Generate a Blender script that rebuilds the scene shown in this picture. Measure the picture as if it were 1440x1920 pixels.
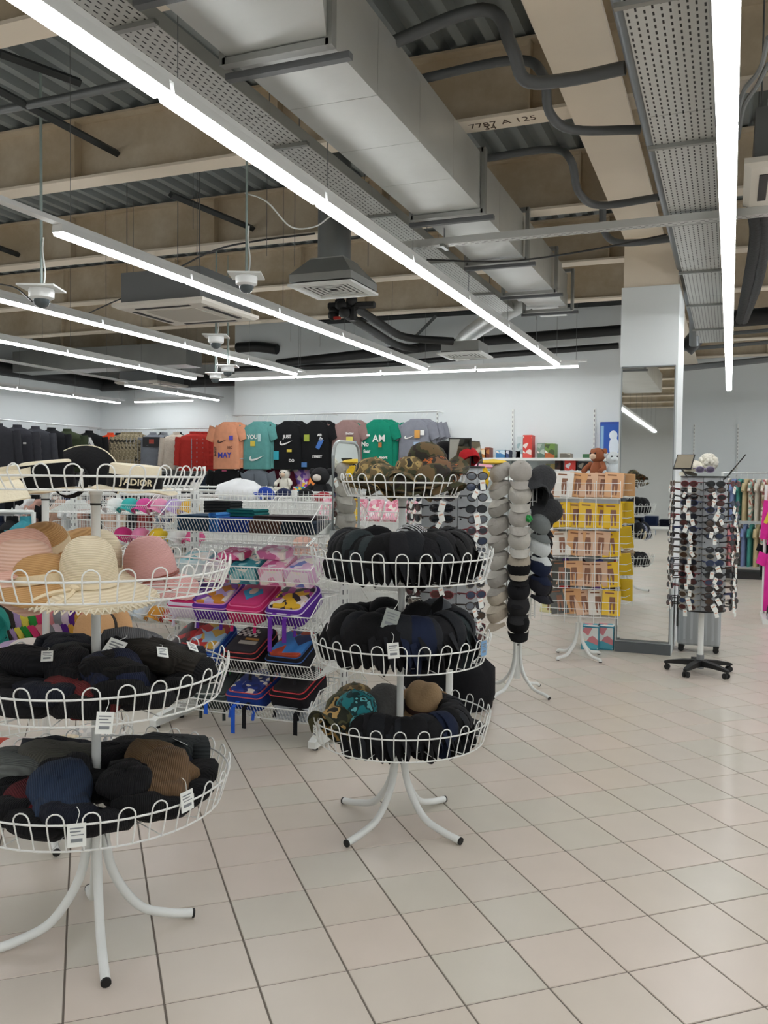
import bpy, math, random
from math import sin, cos, pi, radians as R
from mathutils import Matrix, Vector, Euler, noise
for o in list(bpy.data.objects): bpy.data.objects.remove(o)
rnd = random.Random(7)
sc = bpy.context.scene
col = sc.collection
# ------------------------------------------------------------- camera, world, exposure
F, PITCH, ROLL, YAW, H = 1615.56, .0384672, .0108852, .380920, 1.6586   # store frame: +Y along the lamp rows, +X right
def turn(x, u, d):
    cr, sr, cp, sp, ca, sa = cos(ROLL), sin(ROLL), cos(PITCH), sin(PITCH), cos(YAW), sin(YAW)
    x, u = cr*x-sr*u, sr*x+cr*u
    y, z = cp*d+sp*u, -sp*d+cp*u
    return Vector((ca*x-sa*y, sa*x+ca*y, z))
def ray(px, py): return turn((px-720)/F, (960-py)/F, 1)
EYE = Vector((0, 0, H))
def az(px, py, z): r = ray(px, py); return EYE+r*((z-H)/r.z)     # the point seen at a pixel, on a level / on a wall plane
def ay(px, py, y): r = ray(px, py); return EYE+r*(y/r.y)
def ax(px, py, x): r = ray(px, py); return EYE+r*(x/r.x)
def inview(p, m=60):
    q = p-EYE; a = turn(1, 0, 0).dot(q); b = turn(0, 1, 0).dot(q); d = turn(0, 0, 1).dot(q)
    if d < .3: return None
    x, y = 720+F*a/d, 960-F*b/d
    return d if -m < x < 1440+m and -m < y < 1920+m else None
cd = bpy.data.cameras.new('camera'); cam = bpy.data.objects.new('camera', cd); col.objects.link(cam)
cd.sensor_fit = 'VERTICAL'; cd.sensor_height = 36; cd.lens = 36*F/1920; cd.clip_start = .05; cd.clip_end = 100
rt, up, fw = turn(1, 0, 0), turn(0, 1, 0), turn(0, 0, 1)
cam.matrix_world = Matrix(((rt.x, up.x, -fw.x, 0), (rt.y, up.y, -fw.y, 0), (rt.z, up.z, -fw.z, H), (0, 0, 0, 1)))
sc.camera = cam
w = bpy.data.worlds.new('world'); sc.world = w; w.use_nodes = True
w.node_tree.nodes['Background'].inputs[0].default_value = (.85, .92, 1, 1)
w.node_tree.nodes['Background'].inputs[1].default_value = .02
vs = sc.view_settings; vs.view_transform = 'Standard'; vs.look = 'None'; vs.gamma = 1; vs.use_curve_mapping = False
vs.exposure = 0.0
LAMP = 19.0
# ------------------------------------------------------------- materials
def lin(h):
    if isinstance(h, str):
        h = [int(h[i:i+2], 16)/255 for i in (0, 2, 4)]
    return tuple(c/12.92 if c <= .04045 else ((c+.055)/1.055)**2.4 for c in h)+(1,)
MC = {}
def mat(hexc, rough=.6, metal=0, var=0, vs_=8, bump=0, bs=60, kind=None, emit=0, alpha=1, c2=None, c3=None, rv=0, sheen=0):
    key = (hexc, rough, metal, var, vs_, bump, bs, kind, emit, alpha, c2, c3, rv, sheen)
    if key in MC: return MC[key]
    m = bpy.data.materials.new('paint_'+hexc if not kind else kind+'_'+hexc); m.use_nodes = True
    nt = m.node_tree; N = nt.nodes; L = nt.links
    b = N['Principled BSDF']; c = lin(hexc)
    b.inputs['Base Color'].default_value = c; b.inputs['Roughness'].default_value = rough; b.inputs['Metallic'].default_value = metal
    if alpha < 1: b.inputs['Alpha'].default_value = alpha
    if sheen: b.inputs['Sheen Weight'].default_value = sheen
    if emit:
        b.inputs['Emission Color'].default_value = c; b.inputs['Emission Strength'].default_value = emit
    tc = N.new('ShaderNodeTexCoord'); co = tc.outputs['Object']
    def node(t, **k):
        n = N.new(t)
        for a, v in k.items():
            if a in n.inputs: n.inputs[a].default_value = v
            else: setattr(n, a, v)
        return n
    def mix(fac, a, bb):
        n = N.new('ShaderNodeMix'); n.data_type = 'RGBA'
        for i, v in ((0, fac), (6, a), (7, bb)):
            if hasattr(v, 'is_linked'): L.new(v, n.inputs[i])
            else: n.inputs[i].default_value = v
        return n.outputs[2]
    out = None
    if kind == 'camo':
        n = node('ShaderNodeTexNoise', Scale=vs_, Detail=1.5); L.new(co, n.inputs['Vector'])
        r = N.new('ShaderNodeValToRGB'); r.color_ramp.interpolation = 'CONSTANT'
        e = r.color_ramp.elements; e[0].position = 0; e[0].color = c; e[1].position = .46; e[1].color = lin(c2)
        x = e.new(.56); x.color = lin(c3); x = e.new(.64); x.color = lin('26241d')
        L.new(n.outputs['Fac'], r.inputs['Fac']); out = r.outputs['Color']
    elif kind == 'print':                                           # busy printed picture: patches of several colours
        n = node('ShaderNodeTexVoronoi', Scale=vs_); L.new(co, n.inputs['Vector'])
        h = N.new('ShaderNodeSeparateColor'); L.new(n.outputs['Color'], h.inputs[0])
        r = N.new('ShaderNodeValToRGB'); r.color_ramp.interpolation = 'CONSTANT'
        e = r.color_ramp.elements; e[0].position = 0; e[0].color = c; e[1].position = .35; e[1].color = lin(c2)
        x = e.new(.6); x.color = lin(c3); x = e.new(.85); x.color = lin('efe6dc')
        L.new(h.outputs[0], r.inputs['Fac']); out = r.outputs['Color']
    elif kind == 'straw':
        n = node('ShaderNodeTexWave', Scale=vs_, Distortion=.6, bands_direction='Z'); n.inputs['Detail'].default_value = 1
        L.new(co, n.inputs['Vector']); out = mix(n.outputs['Fac'], lin(c2), c)
        bp = node('ShaderNodeBump', Strength=.5, Distance=.003); L.new(n.outputs['Fac'], bp.inputs['Height']); L.new(bp.outputs[0], b.inputs['Normal'])
    elif kind == 'slots':                                           # punched slots of a cable tray, brick pattern
        n = node('ShaderNodeTexBrick', Scale=1); n.offset = .5
        n.inputs['Color1'].default_value = n.inputs['Color2'].default_value = (0, 0, 0, 1); n.inputs['Mortar'].default_value = (1, 1, 1, 1)
        n.inputs['Mortar Size'].default_value = .0125; n.inputs['Mortar Smooth'].default_value = .1
        n.inputs['Brick Width'].default_value = .052; n.inputs['Row Height'].default_value = .032
        mp = N.new('ShaderNodeMapping'); mp.inputs['Rotation'].default_value = (0, 0, R(90) if vs_ == 1 else 0)
        L.new(co, mp.inputs['Vector']); L.new(mp.outputs[0], n.inputs['Vector'])
        out = mix(n.outputs['Color'], lin('1c1c1c'), c)
    elif kind == 'stain':                                           # rusty paint on old steel
        n = node('ShaderNodeTexNoise', Scale=vs_, Detail=6, Roughness=.65); L.new(co, n.inputs['Vector'])
        r = N.new('ShaderNodeValToRGB'); r.color_ramp.elements[0].position = .38; r.color_ramp.elements[1].position = .62
        L.new(n.outputs['Fac'], r.inputs['Fac']); out = mix(r.outputs['Color'], lin(c2), c)
    elif kind == 'foil':                                            # zinc sheet: large soft patches
        n = node('ShaderNodeTexNoise', Scale=vs_*.5, Detail=2); L.new(co, n.inputs['Vector'])
        out = mix(n.outputs['Fac'], c, lin(c2))
        q = node('ShaderNodeMapRange'); q.inputs[3].default_value = rough-.1; q.inputs[4].default_value = rough+.12
        n2 = node('ShaderNodeTexNoise', Scale=3, Detail=3); L.new(co, n2.inputs['Vector'])
        L.new(n2.outputs['Fac'], q.inputs[0]); L.new(q.outputs[0], b.inputs['Roughness'])
        bp = node('ShaderNodeBump', Strength=.25, Distance=.02); L.new(n2.outputs['Fac'], bp.inputs['Height']); L.new(bp.outputs[0], b.inputs['Normal'])
    elif kind == 'rib':                                             # knitted ribs
        n = node('ShaderNodeTexWave', Scale=vs_, Distortion=1.5, bands_direction='X'); n.inputs['Detail'].default_value = 2
        L.new(co, n.inputs['Vector']); d = tuple(x*.78 for x in c[:3])+(1,); u = tuple(min(1, x*1.15) for x in c[:3])+(1,)
        out = mix(n.outputs['Fac'], d, u)
        bp = node('ShaderNodeBump', Strength=.7, Distance=.004); L.new(n.outputs['Fac'], bp.inputs['Height']); L.new(bp.outputs[0], b.inputs['Normal'])
    elif kind == 'stripe':
        n = node('ShaderNodeTexWave', Scale=vs_, bands_direction='X'); L.new(co, n.inputs['Vector'])
        r = N.new('ShaderNodeValToRGB'); r.color_ramp.interpolation = 'CONSTANT'; r.color_ramp.elements[1].position = .5
        L.new(n.outputs['Fac'], r.inputs['Fac']); out = mix(r.outputs['Color'], c, lin(c2))
    elif var:
        n = node('ShaderNodeTexNoise', Scale=vs_, Detail=4); L.new(co, n.inputs['Vector'])
        d = tuple(x*(1-var) for x in c[:3])+(1,); u = tuple(min(1, x*(1+var)) for x in c[:3])+(1,)
        out = mix(n.outputs['Fac'], d, u)
    if rv:
        oi = N.new('ShaderNodeObjectInfo'); h = N.new('ShaderNodeHueSaturation')
        q = node('ShaderNodeMapRange'); q.inputs[3].default_value = 1-rv; q.inputs[4].default_value = 1+rv
        L.new(oi.outputs['Random'], q.inputs[0]); L.new(q.outputs[0], h.inputs['Value'])
        if out is None: h.inputs['Color'].default_value = c
        else: L.new(out, h.inputs['Color'])
        out = h.outputs['Color']
    if out is not None: L.new(out, b.inputs['Base Color'])
    if bump:
        n = node('ShaderNodeTexNoise', Scale=bs, Detail=3); L.new(co, n.inputs['Vector'])
        bp = node('ShaderNodeBump', Strength=bump, Distance=.01); L.new(n.outputs['Fac'], bp.inputs['Height']); L.new(bp.outputs[0], b.inputs['Normal'])
    MC[key] = m
    return m
def cloth(h, **k):
    k.setdefault('var', .18); k.setdefault('vs_', 14); k.setdefault('bump', .25); k.setdefault('bs', 90)
    m = mat(h, .85, sheen=.02, **k); m.node_tree.nodes['Principled BSDF'].inputs['Specular IOR Level'].default_value = .18; return m
WHITE = mat('e6e9e6', .35); WIRE = mat('e9ebe8', .3); STEEL = mat('9a9c99', .35, .8); DARK = mat('1f2020', .5); BLACK = mat('101011', .6)
CHROME = mat('c4c8c8', .2, .9); CARD = mat('efece6', .6); GREYM = mat('6d7072', .5, .3); MIRROR = mat('f2f5f4', .015, 1)
# ------------------------------------------------------------- mesh helpers
class MB:
    def __init__(s): s.v = []; s.f = []; s.m = []
    def add(s, vs, fs, mi=0, M=None):
        k = len(s.v)
        s.v += [tuple(M @ Vector(p)) for p in vs] if M else [tuple(p) for p in vs]
        s.f += [tuple(i+k for i in f) for f in fs]; s.m += [mi]*len(fs); return s
    def box(s, c, d, mi=0, rz=0, M=None):
        a, b, e = d[0]/2, d[1]/2, d[2]/2
        vs = [(x*a, y*b, z*e) for z in (-1, 1) for x, y in ((-1, -1), (1, -1), (1, 1), (-1, 1))]
        T = Matrix.Translation(c) @ Matrix.Rotation(rz, 4, 'Z')
        return s.add(vs, [(3, 2, 1, 0), (4, 5, 6, 7), (0, 1, 5, 4), (1, 2, 6, 5), (2, 3, 7, 6), (3, 0, 4, 7)], mi, M @ T if M else T)
    def loft(s, rings, mi=0, M=None, closed=True, caps=True):
        n = len(rings[0]); vs = [p for r in rings for p in r]; fs = []
        for i in range(len(rings)-1):
            for j in range(n if closed else n-1):
                k = (j+1) % n; fs.append((i*n+j, i*n+k, (i+1)*n+k, (i+1)*n+j))
        if caps and closed: fs += [tuple(range(n))[::-1], tuple(range((len(rings)-1)*n, len(rings)*n))]
        return s.add(vs, fs, mi, M)
    def tube(s, pts, r, n=6, mi=0, close=False, M=None, caps=True):
        P = [Vector(p) for p in pts]; rings = []; ref = None
        for i, p in enumerate(P):
            a = P[i-1] if i or close else p; b = P[(i+1) % len(P)] if i < len(P)-1 or close else p
            t = (b-a).normalized()
            if ref is None: ref = Vector((0, 0, 1)) if abs(t.z) < .9 else Vector((1, 0, 0))
            u = (ref-t*ref.dot(t)).normalized(); v = t.cross(u); ref = u
            q = r[i] if isinstance(r, (list, tuple)) else r
            rings.append([p+(u*cos(2*pi*j/n)+v*sin(2*pi*j/n))*q for j in range(n)])
        if close: rings.append(rings[0])
        return s.loft(rings, mi, M, True, caps and not close)
    def lathe(s, prof, n=18, mi=0, M=None, wob=None, caps=True):
        rings = []
        for r, z in prof:
            ring = []
            for j in range(n):
                a = 2*pi*j/n; q = (r, z) if wob is None else wob(r, z, a)
                ring.append((q[0]*cos(a), q[0]*sin(a), q[1]))
            rings.append(ring)
        return s.loft(rings, mi, M, True, caps)
    def grid(s, fn, nu, nv, mi=0, M=None, cu=False):
        vs = [fn(i/nu, j/nv) for j in range(nv+1) for i in range(nu+1)]; w_ = nu+1
        return s.add(vs, [(j*w_+i, j*w_+i+1, (j+1)*w_+i+1, (j+1)*w_+i) for j in range(nv) for i in range(nu)], mi, M)
    def prism(s, poly, h, mi=0, M=None):
        n = len(poly)
        vs = [(x, y, 0) for x, y in poly]+[(x, y, h) for x, y in poly]
        return s.add(vs, [tuple(range(n))[::-1], tuple(range(n, 2*n))]+[(i, (i+1) % n, n+(i+1) % n, n+i) for i in range(n)], mi, M)
    def ell(s, c, r, n=10, k=6, mi=0, M=None):
        prof = [(max(.002, sin(pi*i/k)), -cos(pi*i/k)) for i in range(k+1)]
        T = Matrix.Translation(c) @ Matrix.Diagonal((r[0], r[1], r[2], 1))
        return s.lathe(prof, n, mi, M @ T if M else T)
    def build(s, name, mats, parent=None, label=None, cat=None, group=None, kind=None, loc=None, M=None, sharp=40):
        me = bpy.data.meshes.new(name); me.from_pydata(s.v, [], s.f)
        for m in (mats if isinstance(mats, (list, tuple)) else [mats]): me.materials.append(m)
        me.polygons.foreach_set('material_index', s.m); me.polygons.foreach_set('use_smooth', [True]*len(s.f))
        me.set_sharp_from_angle(angle=R(sharp)); me.update()
        o = bpy.data.objects.new(name, me); col.objects.link(o)
        if parent: o.parent = parent
        if loc is not None: o.location = loc
        if M is not None: o.matrix_basis = M
        return tag(o, label, cat, group, kind)
def tag(o, label=None, cat=None, group=None, kind=None):
    for k, v in (('label', label), ('category', cat), ('group', group), ('kind', kind)):
        if v: o[k] = v
    return o
def thing(name, label, cat, loc=(0, 0, 0), rz=0, group=None, M=None):
    o = bpy.data.objects.new(name, None); col.objects.link(o); o.location = loc; o.rotation_euler = (0, 0, rz); o.empty_display_size = .05
    if M is not None: o.matrix_basis = M
    return tag(o, label, cat, group)
def part(name, me, parent, M=None, label=None):                     # another piece sharing a mesh
    o = bpy.data.objects.new(name, me); col.objects.link(o); o.parent = parent
    if M is not None: o.matrix_basis = M
    if label: o['label'] = label
    return o
KIDS = {}
def proto(o):
    KIDS[o.name] = [(c, list(c.children)) for c in o.children]; return o
def dup(o, M, label=None, group=None, mats=None, cat=None):
    r = o.copy(); col.objects.link(r); r.matrix_basis = M
    if label: r['label'] = label
    if group: r['group'] = group
    elif 'group' in r: del r['group']
    if cat: r['category'] = cat
    def recol(x):
        if mats and x.type == 'MESH':
            for i, s_ in enumerate(x.material_slots):
                if i < len(mats) and mats[i]: s_.link = 'OBJECT'; s_.material = mats[i]
    recol(r)
    for c, g in KIDS[o.name]:
        d = c.copy(); col.objects.link(d); d.parent = r; recol(d)
        for e in g: h = e.copy(); col.objects.link(h); h.parent = d; recol(h)
    return r
class Kind:                                                         # first use is the object itself, later uses are copies
    def __init__(s, make): s.make = make; s.o = None
    def put(s, M, label, cat, group=None, mats=None):
        if s.o is None: s.o = s.make(); proto(s.o); s.used = False
        if not s.used:
            s.used = True; o = s.o; o.matrix_basis = M; tag(o, label, cat, group)
            if mats:
                for x in [o]+list(o.children)+[g for c in o.children for g in c.children]:
                    if x.type == 'MESH':
                        for i, q in enumerate(x.material_slots):
                            if i < len(mats) and mats[i]: q.link = 'OBJECT'; q.material = mats[i]
            return o
        return dup(s.o, M, label, group, mats, cat)
def T(x, y=None, z=None): return Matrix.Translation((x, y, z) if y is not None else x)
def RX(a): return Matrix.Rotation(a, 4, 'X')
def RY(a): return Matrix.Rotation(a, 4, 'Y')
def RZ(a): return Matrix.Rotation(a, 4, 'Z')
def S(x, y=None, z=None): return Matrix.Diagonal((x, y or x, z or x, 1))
def wordmesh(txt, size, th=.001, bold=0):
    c = bpy.data.curves.new('word', 'FONT'); c.body = txt; c.size = size; c.extrude = th; c.offset = bold; c.align_x = 'CENTER'; c.align_y = 'CENTER'; c.resolution_u = 3
    o = bpy.data.objects.new('word', c); col.objects.link(o)
    dg = bpy.context.evaluated_depsgraph_get(); me = bpy.data.meshes.new_from_object(o.evaluated_get(dg))
    bpy.data.objects.remove(o); return me
def words(txt, size, m, parent, M, name='lettering', **k):
    me = wordmesh(txt, size, **k); me.materials.clear(); me.materials.append(m)
    return part(name, me, parent, M)
def arc(c, r, a0, a1, n, z=0): return [(c[0]+r*cos(a0+(a1-a0)*i/n), c[1]+r*sin(a0+(a1-a0)*i/n), z) for i in range(n+1)]
def spline(pts, n=6):                                               # Catmull-Rom through points
    P = [Vector(p) for p in pts]; P = [P[0]*2-P[1]]+P+[P[-1]*2-P[-2]]; o = []
    for i in range(1, len(P)-2):
        for k in range(n):
            t = k/n; a, b, c, d = P[i-1:i+3]
            o.append(.5*((2*b)+(c-a)*t+(2*a-5*b+4*c-d)*t*t+(3*b-a-3*c+d)*t**3))
    return o+[P[-2]]
# ------------------------------------------------------------- the setting
FX0, FX1, FY0, FY1 = -13.5, 7.5, -14.0, 18.4
ZD = 4.62
wallm = mat('dfe5e6', .75, var=.03, vs_=1.5)
def struct(name, mb, m, **k): return mb.build(name, m, kind='structure', **k)
floor = struct('floor', MB().box(((FX0+FX1)/2, (FY0+FY1)/2, -.053), (FX1-FX0, FY1-FY0, .1)), mat('6f675e', .8, var=.15))
TS, TA = .30, .3325412+YAW
def tcorner(i, j):                                                  # tile grid measured on the photograph's floor joints
    x, y = .30*(cos(.3325412)*j+sin(.3325412)*i+.55481), .30*(sin(.3325412)*j-cos(.3325412)*i+12.9741)
    return Vector((cos(YAW)*x-sin(YAW)*y, sin(YAW)*x+cos(YAW)*y, 0))
ej, ei = (tcorner(0, 1)-tcorner(0, 0)), (tcorner(1, 0)-tcorner(0, 0))
tm = [mat(h, .30, var=.05, vs_=5) for h in ('cdc3b6', 'd0c4b8', 'c9c3b6', 'ccc3b7')]
def tile_mb(c=None, mb=None, mi=0):
    mb = mb or MB(); a = .1472; b = .1455; o = c or Vector((0, 0, 0)); u, v = ej/.30, ei/.30
    vs = [o+u*x*k+v*y*k+Vector((0, 0, z)) for k, z in ((a, -.004), (b, 0)) for x, y in ((-1, -1), (-1, 1), (1, 1), (1, -1))]
    return mb.add(vs, [(7, 6, 5, 4)[::-1], (0, 1, 5, 4)[::-1], (1, 2, 6, 5)[::-1], (2, 3, 7, 6)[::-1], (3, 0, 4, 7)[::-1]], mi)
cells = []
for i in range(-75, 75):
    for j in range(-75, 75):
        c = tcorner(i, j)+(ej+ei)*.5
        if FX0-.1 < c.x < FX1+.1 and FY0-.1 < c.y < FY1+.1: cells.append((inview(c, 150) or 99+c.length, i, j, c))
cells.sort(key=lambda t: t[0])
tmesh = []
for m in tm:
    o = tile_mb().build('tile', m, floor, sharp=20); tmesh.append(o)
rest = MB(); first = set()
for n, (d, i, j, c) in enumerate(cells):
    k = (i*7+j*13+(i*j) % 5) % 4
    if n < 300:
        if k not in first: first.add(k); tmesh[k].location = c
        else: part('tile', tmesh[k].data, floor, T(c))
    else: tile_mb(c, rest, k)
rest.build('tile', tm, floor, kind='stuff', sharp=20)
Y0, Y1, XS, XL = 13.25, 16.05, -8.18, -13.5
XR = 1.0
struct('wall_back', MB().box(((XS-1.05)/2, Y0+.06, ZD/2), (-1.05-XS, .12, ZD)), wallm)
struct('wall_step', MB().box((XS+.05, (Y0+.12+Y1)/2, ZD/2), (.1, Y1-Y0-.12, ZD)), wallm)
struct('wall_recess', MB().box(((XS+XL)/2, Y1+.06, ZD/2), (XS-XL+.2, .12, ZD)), wallm)
struct('wall_left', MB().box((XL-.06, (FY0+Y1)/2, ZD/2), (.12, Y1-FY0, ZD)), wallm)
struct('wall_far', MB().box(((-1.15+FX1)/2, FY1-.06, ZD/2), (FX1+1.15, .12, ZD)), wallm)
struct('wall_passage', MB().box((-1.1, (Y0+.12+FY1-.12)/2, ZD/2), (.1, FY1-Y0-.24, ZD)), wallm)
struct('wall_right', MB().box((FX1+.06, (FY0+FY1)/2, ZD/2), (.12, FY1-FY0, ZD)), wallm)
struct('wall_front', MB().box(((FX0+FX1)/2, FY0-.06, ZD/2), (FX1-FX0, .12, ZD)), mat('c9cccb', .8, var=.05, vs_=1))
# ceiling: ribbed steel deck, with beams and a girder as its parts
mb = MB(); prof = []
x = FX0-.2
while x < FX1+.3:
    prof += [(x, ZD+.07), (x+.07, ZD+.07), (x+.1, ZD), (x+.17, ZD)]; x += .2
mb.add([(a, y, z) for y in (FY0-.1, FY1+.1) for a, z in prof], [(k, k+1, len(prof)+k+1, len(prof)+k) for k in range(len(prof)-1)])
mb.box(((FX0+FX1)/2, (FY0+FY1)/2, ZD+.12), (FX1-FX0+.4, FY1-FY0+.4, .02))
ceil = struct('ceiling', mb, mat('8f9798', .6, 0, var=.2, vs_=2), sharp=15)
beamm = mat('d9cdb8', .8, kind='stain', c2='bfae92', vs_=1.3)
flange = mat('efe4d2', .7, var=.05, vs_=3)  # same beam paint made paler: light from below put into the colour
def beam(y):
    m = MB(); X0, X1 = FX0, FX1; L = X1-X0; cx = (X0+X1)/2
    m.box((cx, y, 4.35), (L, .014, .48)); m.box((cx, y, 4.59), (L, .2, .018))
    m.box((cx, y, 4.11), (L, .2, .022), 1)
    xx = X0+.8
    while xx < X1: m.box((xx, y, 4.35), (.012, .18, .46)); xx += 1.9
    return m.build('roof_beam', [beamm, flange], ceil, sharp=20)
b0 = beam(0); b0.location.y = 3.75
for y in (-12.6, -10.6, -8.55, -6.5, -4.45, -2.4, -.35, 1.7, 5.84, 7.92, 9.9, 11.95, 14.0, 16.05, 18.1): part('roof_beam', b0.data, ceil, T(0, y, 0))
mb = MB().box((-.82, 2.2, 4.01), (.36, 32, .03), 1).box((-.82, 2.2, 4.3), (.02, 32, .58)).box((-.82, 2.2, 4.6), (.36, 32, .03))
mb.build('girder', [beamm, flange], ceil, sharp=20)
tieb = mat('3d4142', .5, .4)
for a, b, z in (((-20, 160), (226, 291), 4.3), ((320, 365), (495, 437), 4.25), ((0, 465), (60, 487), 4.25), ((0, 100), (150, 155), 4.5), ((820, 590), (770, 640), 4.0)):
    p, q = az(*a, z), az(*b, z)
    MB().tube([p, q], .032, 4).build('tie_bar', tieb, ceil, sharp=20)
words('7787 A 125', .1, mat('5a4a3a', .8), ceil, T(-1.5, 5.84, 4.0985) @ RX(pi) , 'stencil_mark')
words('34', .09, mat('5a4a3a', .8), ceil, T(-1.6, 5.9, 4.0985) @ RX(pi), 'stencil_mark')
# pillar
pil = struct('trim_1', MB().box((-.745, 9.12, 1.76), (.53, 1.0, 3.52)), wallm)
MB().box((-.745, 9.12, 3.76), (.50, .96, .48)).build('column_head', flange, pil, sharp=20)
MB().box((-.745, 8.61, .05), (.52, .02, .1)).build('plinth', mat('5c6266', .5), pil, sharp=20)
mr = thing('mirror', 'tall frameless wall mirror on the white pillar', 'mirror', (-.745, 8.612, 0))
MB().box((0, -.003, 1.44), (.475, .006, 2.62)).build('glass', MIRROR, mr, sharp=20)
mb = MB()
for sx in (-1, 1): mb.box((sx*.243, -.004, 1.44), (.01, .014, 2.64))
mb.box((0, -.004, .12), (.49, .014, .012)).box((0, -.004, 2.757), (.49, .014, .012)).build('mirror_edge', mat('8b9193', .3, .6), mr, sharp=20)
# slotted wall uprights
def upright(x, y, z0, z1):
    m = MB().box((x, y, (z0+z1)/2), (.03, .02, z1-z0))
    z = z0+.03
    while z < z1-.02: m.box((x, y-.0105, z), (.008, .003, .03), 1); z += .06
    tag(m.build('wall_upright', [WHITE, GREYM], sharp=20), 'slotted white shelf upright on the bare wall, %s', 'upright')
    return
UP = [(820, 772, Y0-.012, 'beside the grey tee end of the shirt rail'), (962, 768, Y0-.012, 'above the grey caps stand'), (1115, 766, Y0-.012, 'left of the blue picture box'), (1302, 795, FY1-.13, 'left one behind the dark spinner top'), (1384, 795, FY1-.13, 'right one beyond the spinner mirror arm')]
for px, py, yy, where in UP:
    p = ay(px, py, yy); m = MB().box((p.x, yy, p.z/2), (.032, .02, p.z)); z = .05
    while z < p.z-.03: m.box((p.x, yy-.0105, z), (.01, .004, .035), 1); z += .07
    m.build('wall_upright', [WHITE, GREYM], sharp=20, label='slotted white shelf upright on the wall, '+where, cat='upright')
# ------------------------------------------------------------- lamps in rows
housem = mat('e3e5e4', .4); lampm = mat('fdfeff', .5, emit=LAMP)
def lamp_row(name, x, ys, y0, y1, label, cross=None, z=3.28):
    t = thing('light_row', label, 'light', (x, y0, z))
    if cross: t.rotation_euler.z = -pi/2; t.location = (cross[0], cross[1], z)
    L = y1-y0
    MB().box((0, L/2, .066), (.075, L, .03)).build('rail', housem, t, sharp=20)
    hm = dm = None
    for y in ys:
        yy = y-y0+.75
        if hm is None:
            h = MB().loft([[(-.047, s_*.735, .0), (.047, s_*.735, .0), (.04, s_*.735, .05), (-.04, s_*.735, .05)] for s_ in (-1, 1)]).build('lamp_housing', housem, t, sharp=20); h.location.y = yy; hm = h.data
            d = MB().loft([[(-.034, s_*.728, -.022), (.034, s_*.728, -.022), (.045, s_*.728, .006), (-.045, s_*.728, .006)] for s_ in (-1, 1)]).build('diffuser', lampm, h, sharp=20); dm = d.data
        else:
            h = part('lamp_housing', hm, t, T(0, yy, 0)); part('diffuser', dm, h)
    n = max(1, int(L/1.5))
    wm = MB().tube([(0, 0, .08), (0, 0, ZD-z)], .0025, 4).build('hanger_wire', GREYM, t).data
    t.children[-1].location.y = .1
    for k in range(1, n+1): part('hanger_wire', wm, t, T(0, min(.1+k*1.5, L-.05), 0))
    return t
def seg(a, b): 
    r = []; y = a
    while y < b-.5: r.append(y); y += 1.5
    return r
lamp_row('l', -2.27, seg(-11.9, 12.1), -11.9, 12.1, 'long white lamp row hanging nearest, beside the perforated cable tray')
lamp_row('l', -.05, seg(-12.24, 15.7), -12.24, 15.76, 'long lamp row at the right edge, ending above the spinner')
lamp_row('l', -4.2, seg(4.56, 12.1)+seg(-11.9, 0), -11.9, 12.1, 'second lamp row from the duct, unlit near end at left')
lamp_row('l', -6.31, seg(-12, 12.3), -12, 12.35, 'third lamp row from the duct, behind the largest dome camera')
lamp_row('l', -8.23, seg(-11.9, 12.2), -11.9, 12.2, 'fourth lamp row from the duct, ending above the red puffer jackets')
lamp_row('l', -10.03, seg(12.6, 15.6), 0, 15.65, 'fifth lamp row, only its two far lamps lit')
lamp_row('l', -12.58, seg(.6, 15.6), .6, 15.65, 'farthest lamp row, along the left wall of jackets')
lamp_row('l', 0, seg(0, 1.5), 0, 1.5, 'single short lamp across the far left corner recess', (-12.1, 15.5))
lamp_row('l', 0, seg(0, 6), 0, 6.0, 'lamp row running across, parallel to the back wall of shirts', (-8.0, 12.33))
for k, x in enumerate((2.0, 4.1, 6.2)):  # unseen rows added for ambient light, lengthened to brighten the far wall
    lamp_row('l', x, seg(-12.24, 17.2), -12.24, 17.3, ['added unseen lamp row one aisle to the right of the spinner', 'added unseen lamp row two aisles to the right of the spinner', 'added unseen lamp row along the right wall'][k])
# ------------------------------------------------------------- ducts, trays, pipes
zinc = mat('d6d8d4', .36, .55, kind='foil', c2='b9bcba', vs_=4)
zinc2 = mat('a3a5a2', .42, .5, kind='foil', c2='8b8d8a', vs_=5)
dt = thing('air_duct', 'big silver rectangular air duct running overhead towards the back wall', 'duct', (0, 0, 0))
dx0, dx1, dz0, dz1 = -2.15, -1.66, 3.55, 3.93
ys = [3.42, 4.0, 4.62, 5.25, 5.9, 6.5, 7.3, 8.2, 9.1, 9.55]
for k in range(len(ys)-1):
    a, b = ys[k], ys[k+1]; s_ = .02*(k//4)
    MB().box(((dx0+dx1)/2, (a+b)/2, (dz0+dz1)/2), (dx1-dx0-2*s_, b-a-.004, dz1-dz0-s_)).build('duct_section', zinc, dt, sharp=20)
p = az(690, 0, dz0)
mb = MB().loft([[(dx0, 3.42, dz0), (dx1, 3.42, dz0), (dx1, 3.42, dz1), (dx0, 3.42, dz1)], [(dx0, 2.75, dz0), (-1.38, 2.75, dz0), (-1.38, 2.75, dz1), (dx0, 2.75, dz1)], [(dx0, -2, dz0), (-1.38, -2, dz0), (-1.38, -2, dz1), (dx0, -2, dz1)]])
mb.build('duct_transition', zinc, dt, sharp=20)
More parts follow.
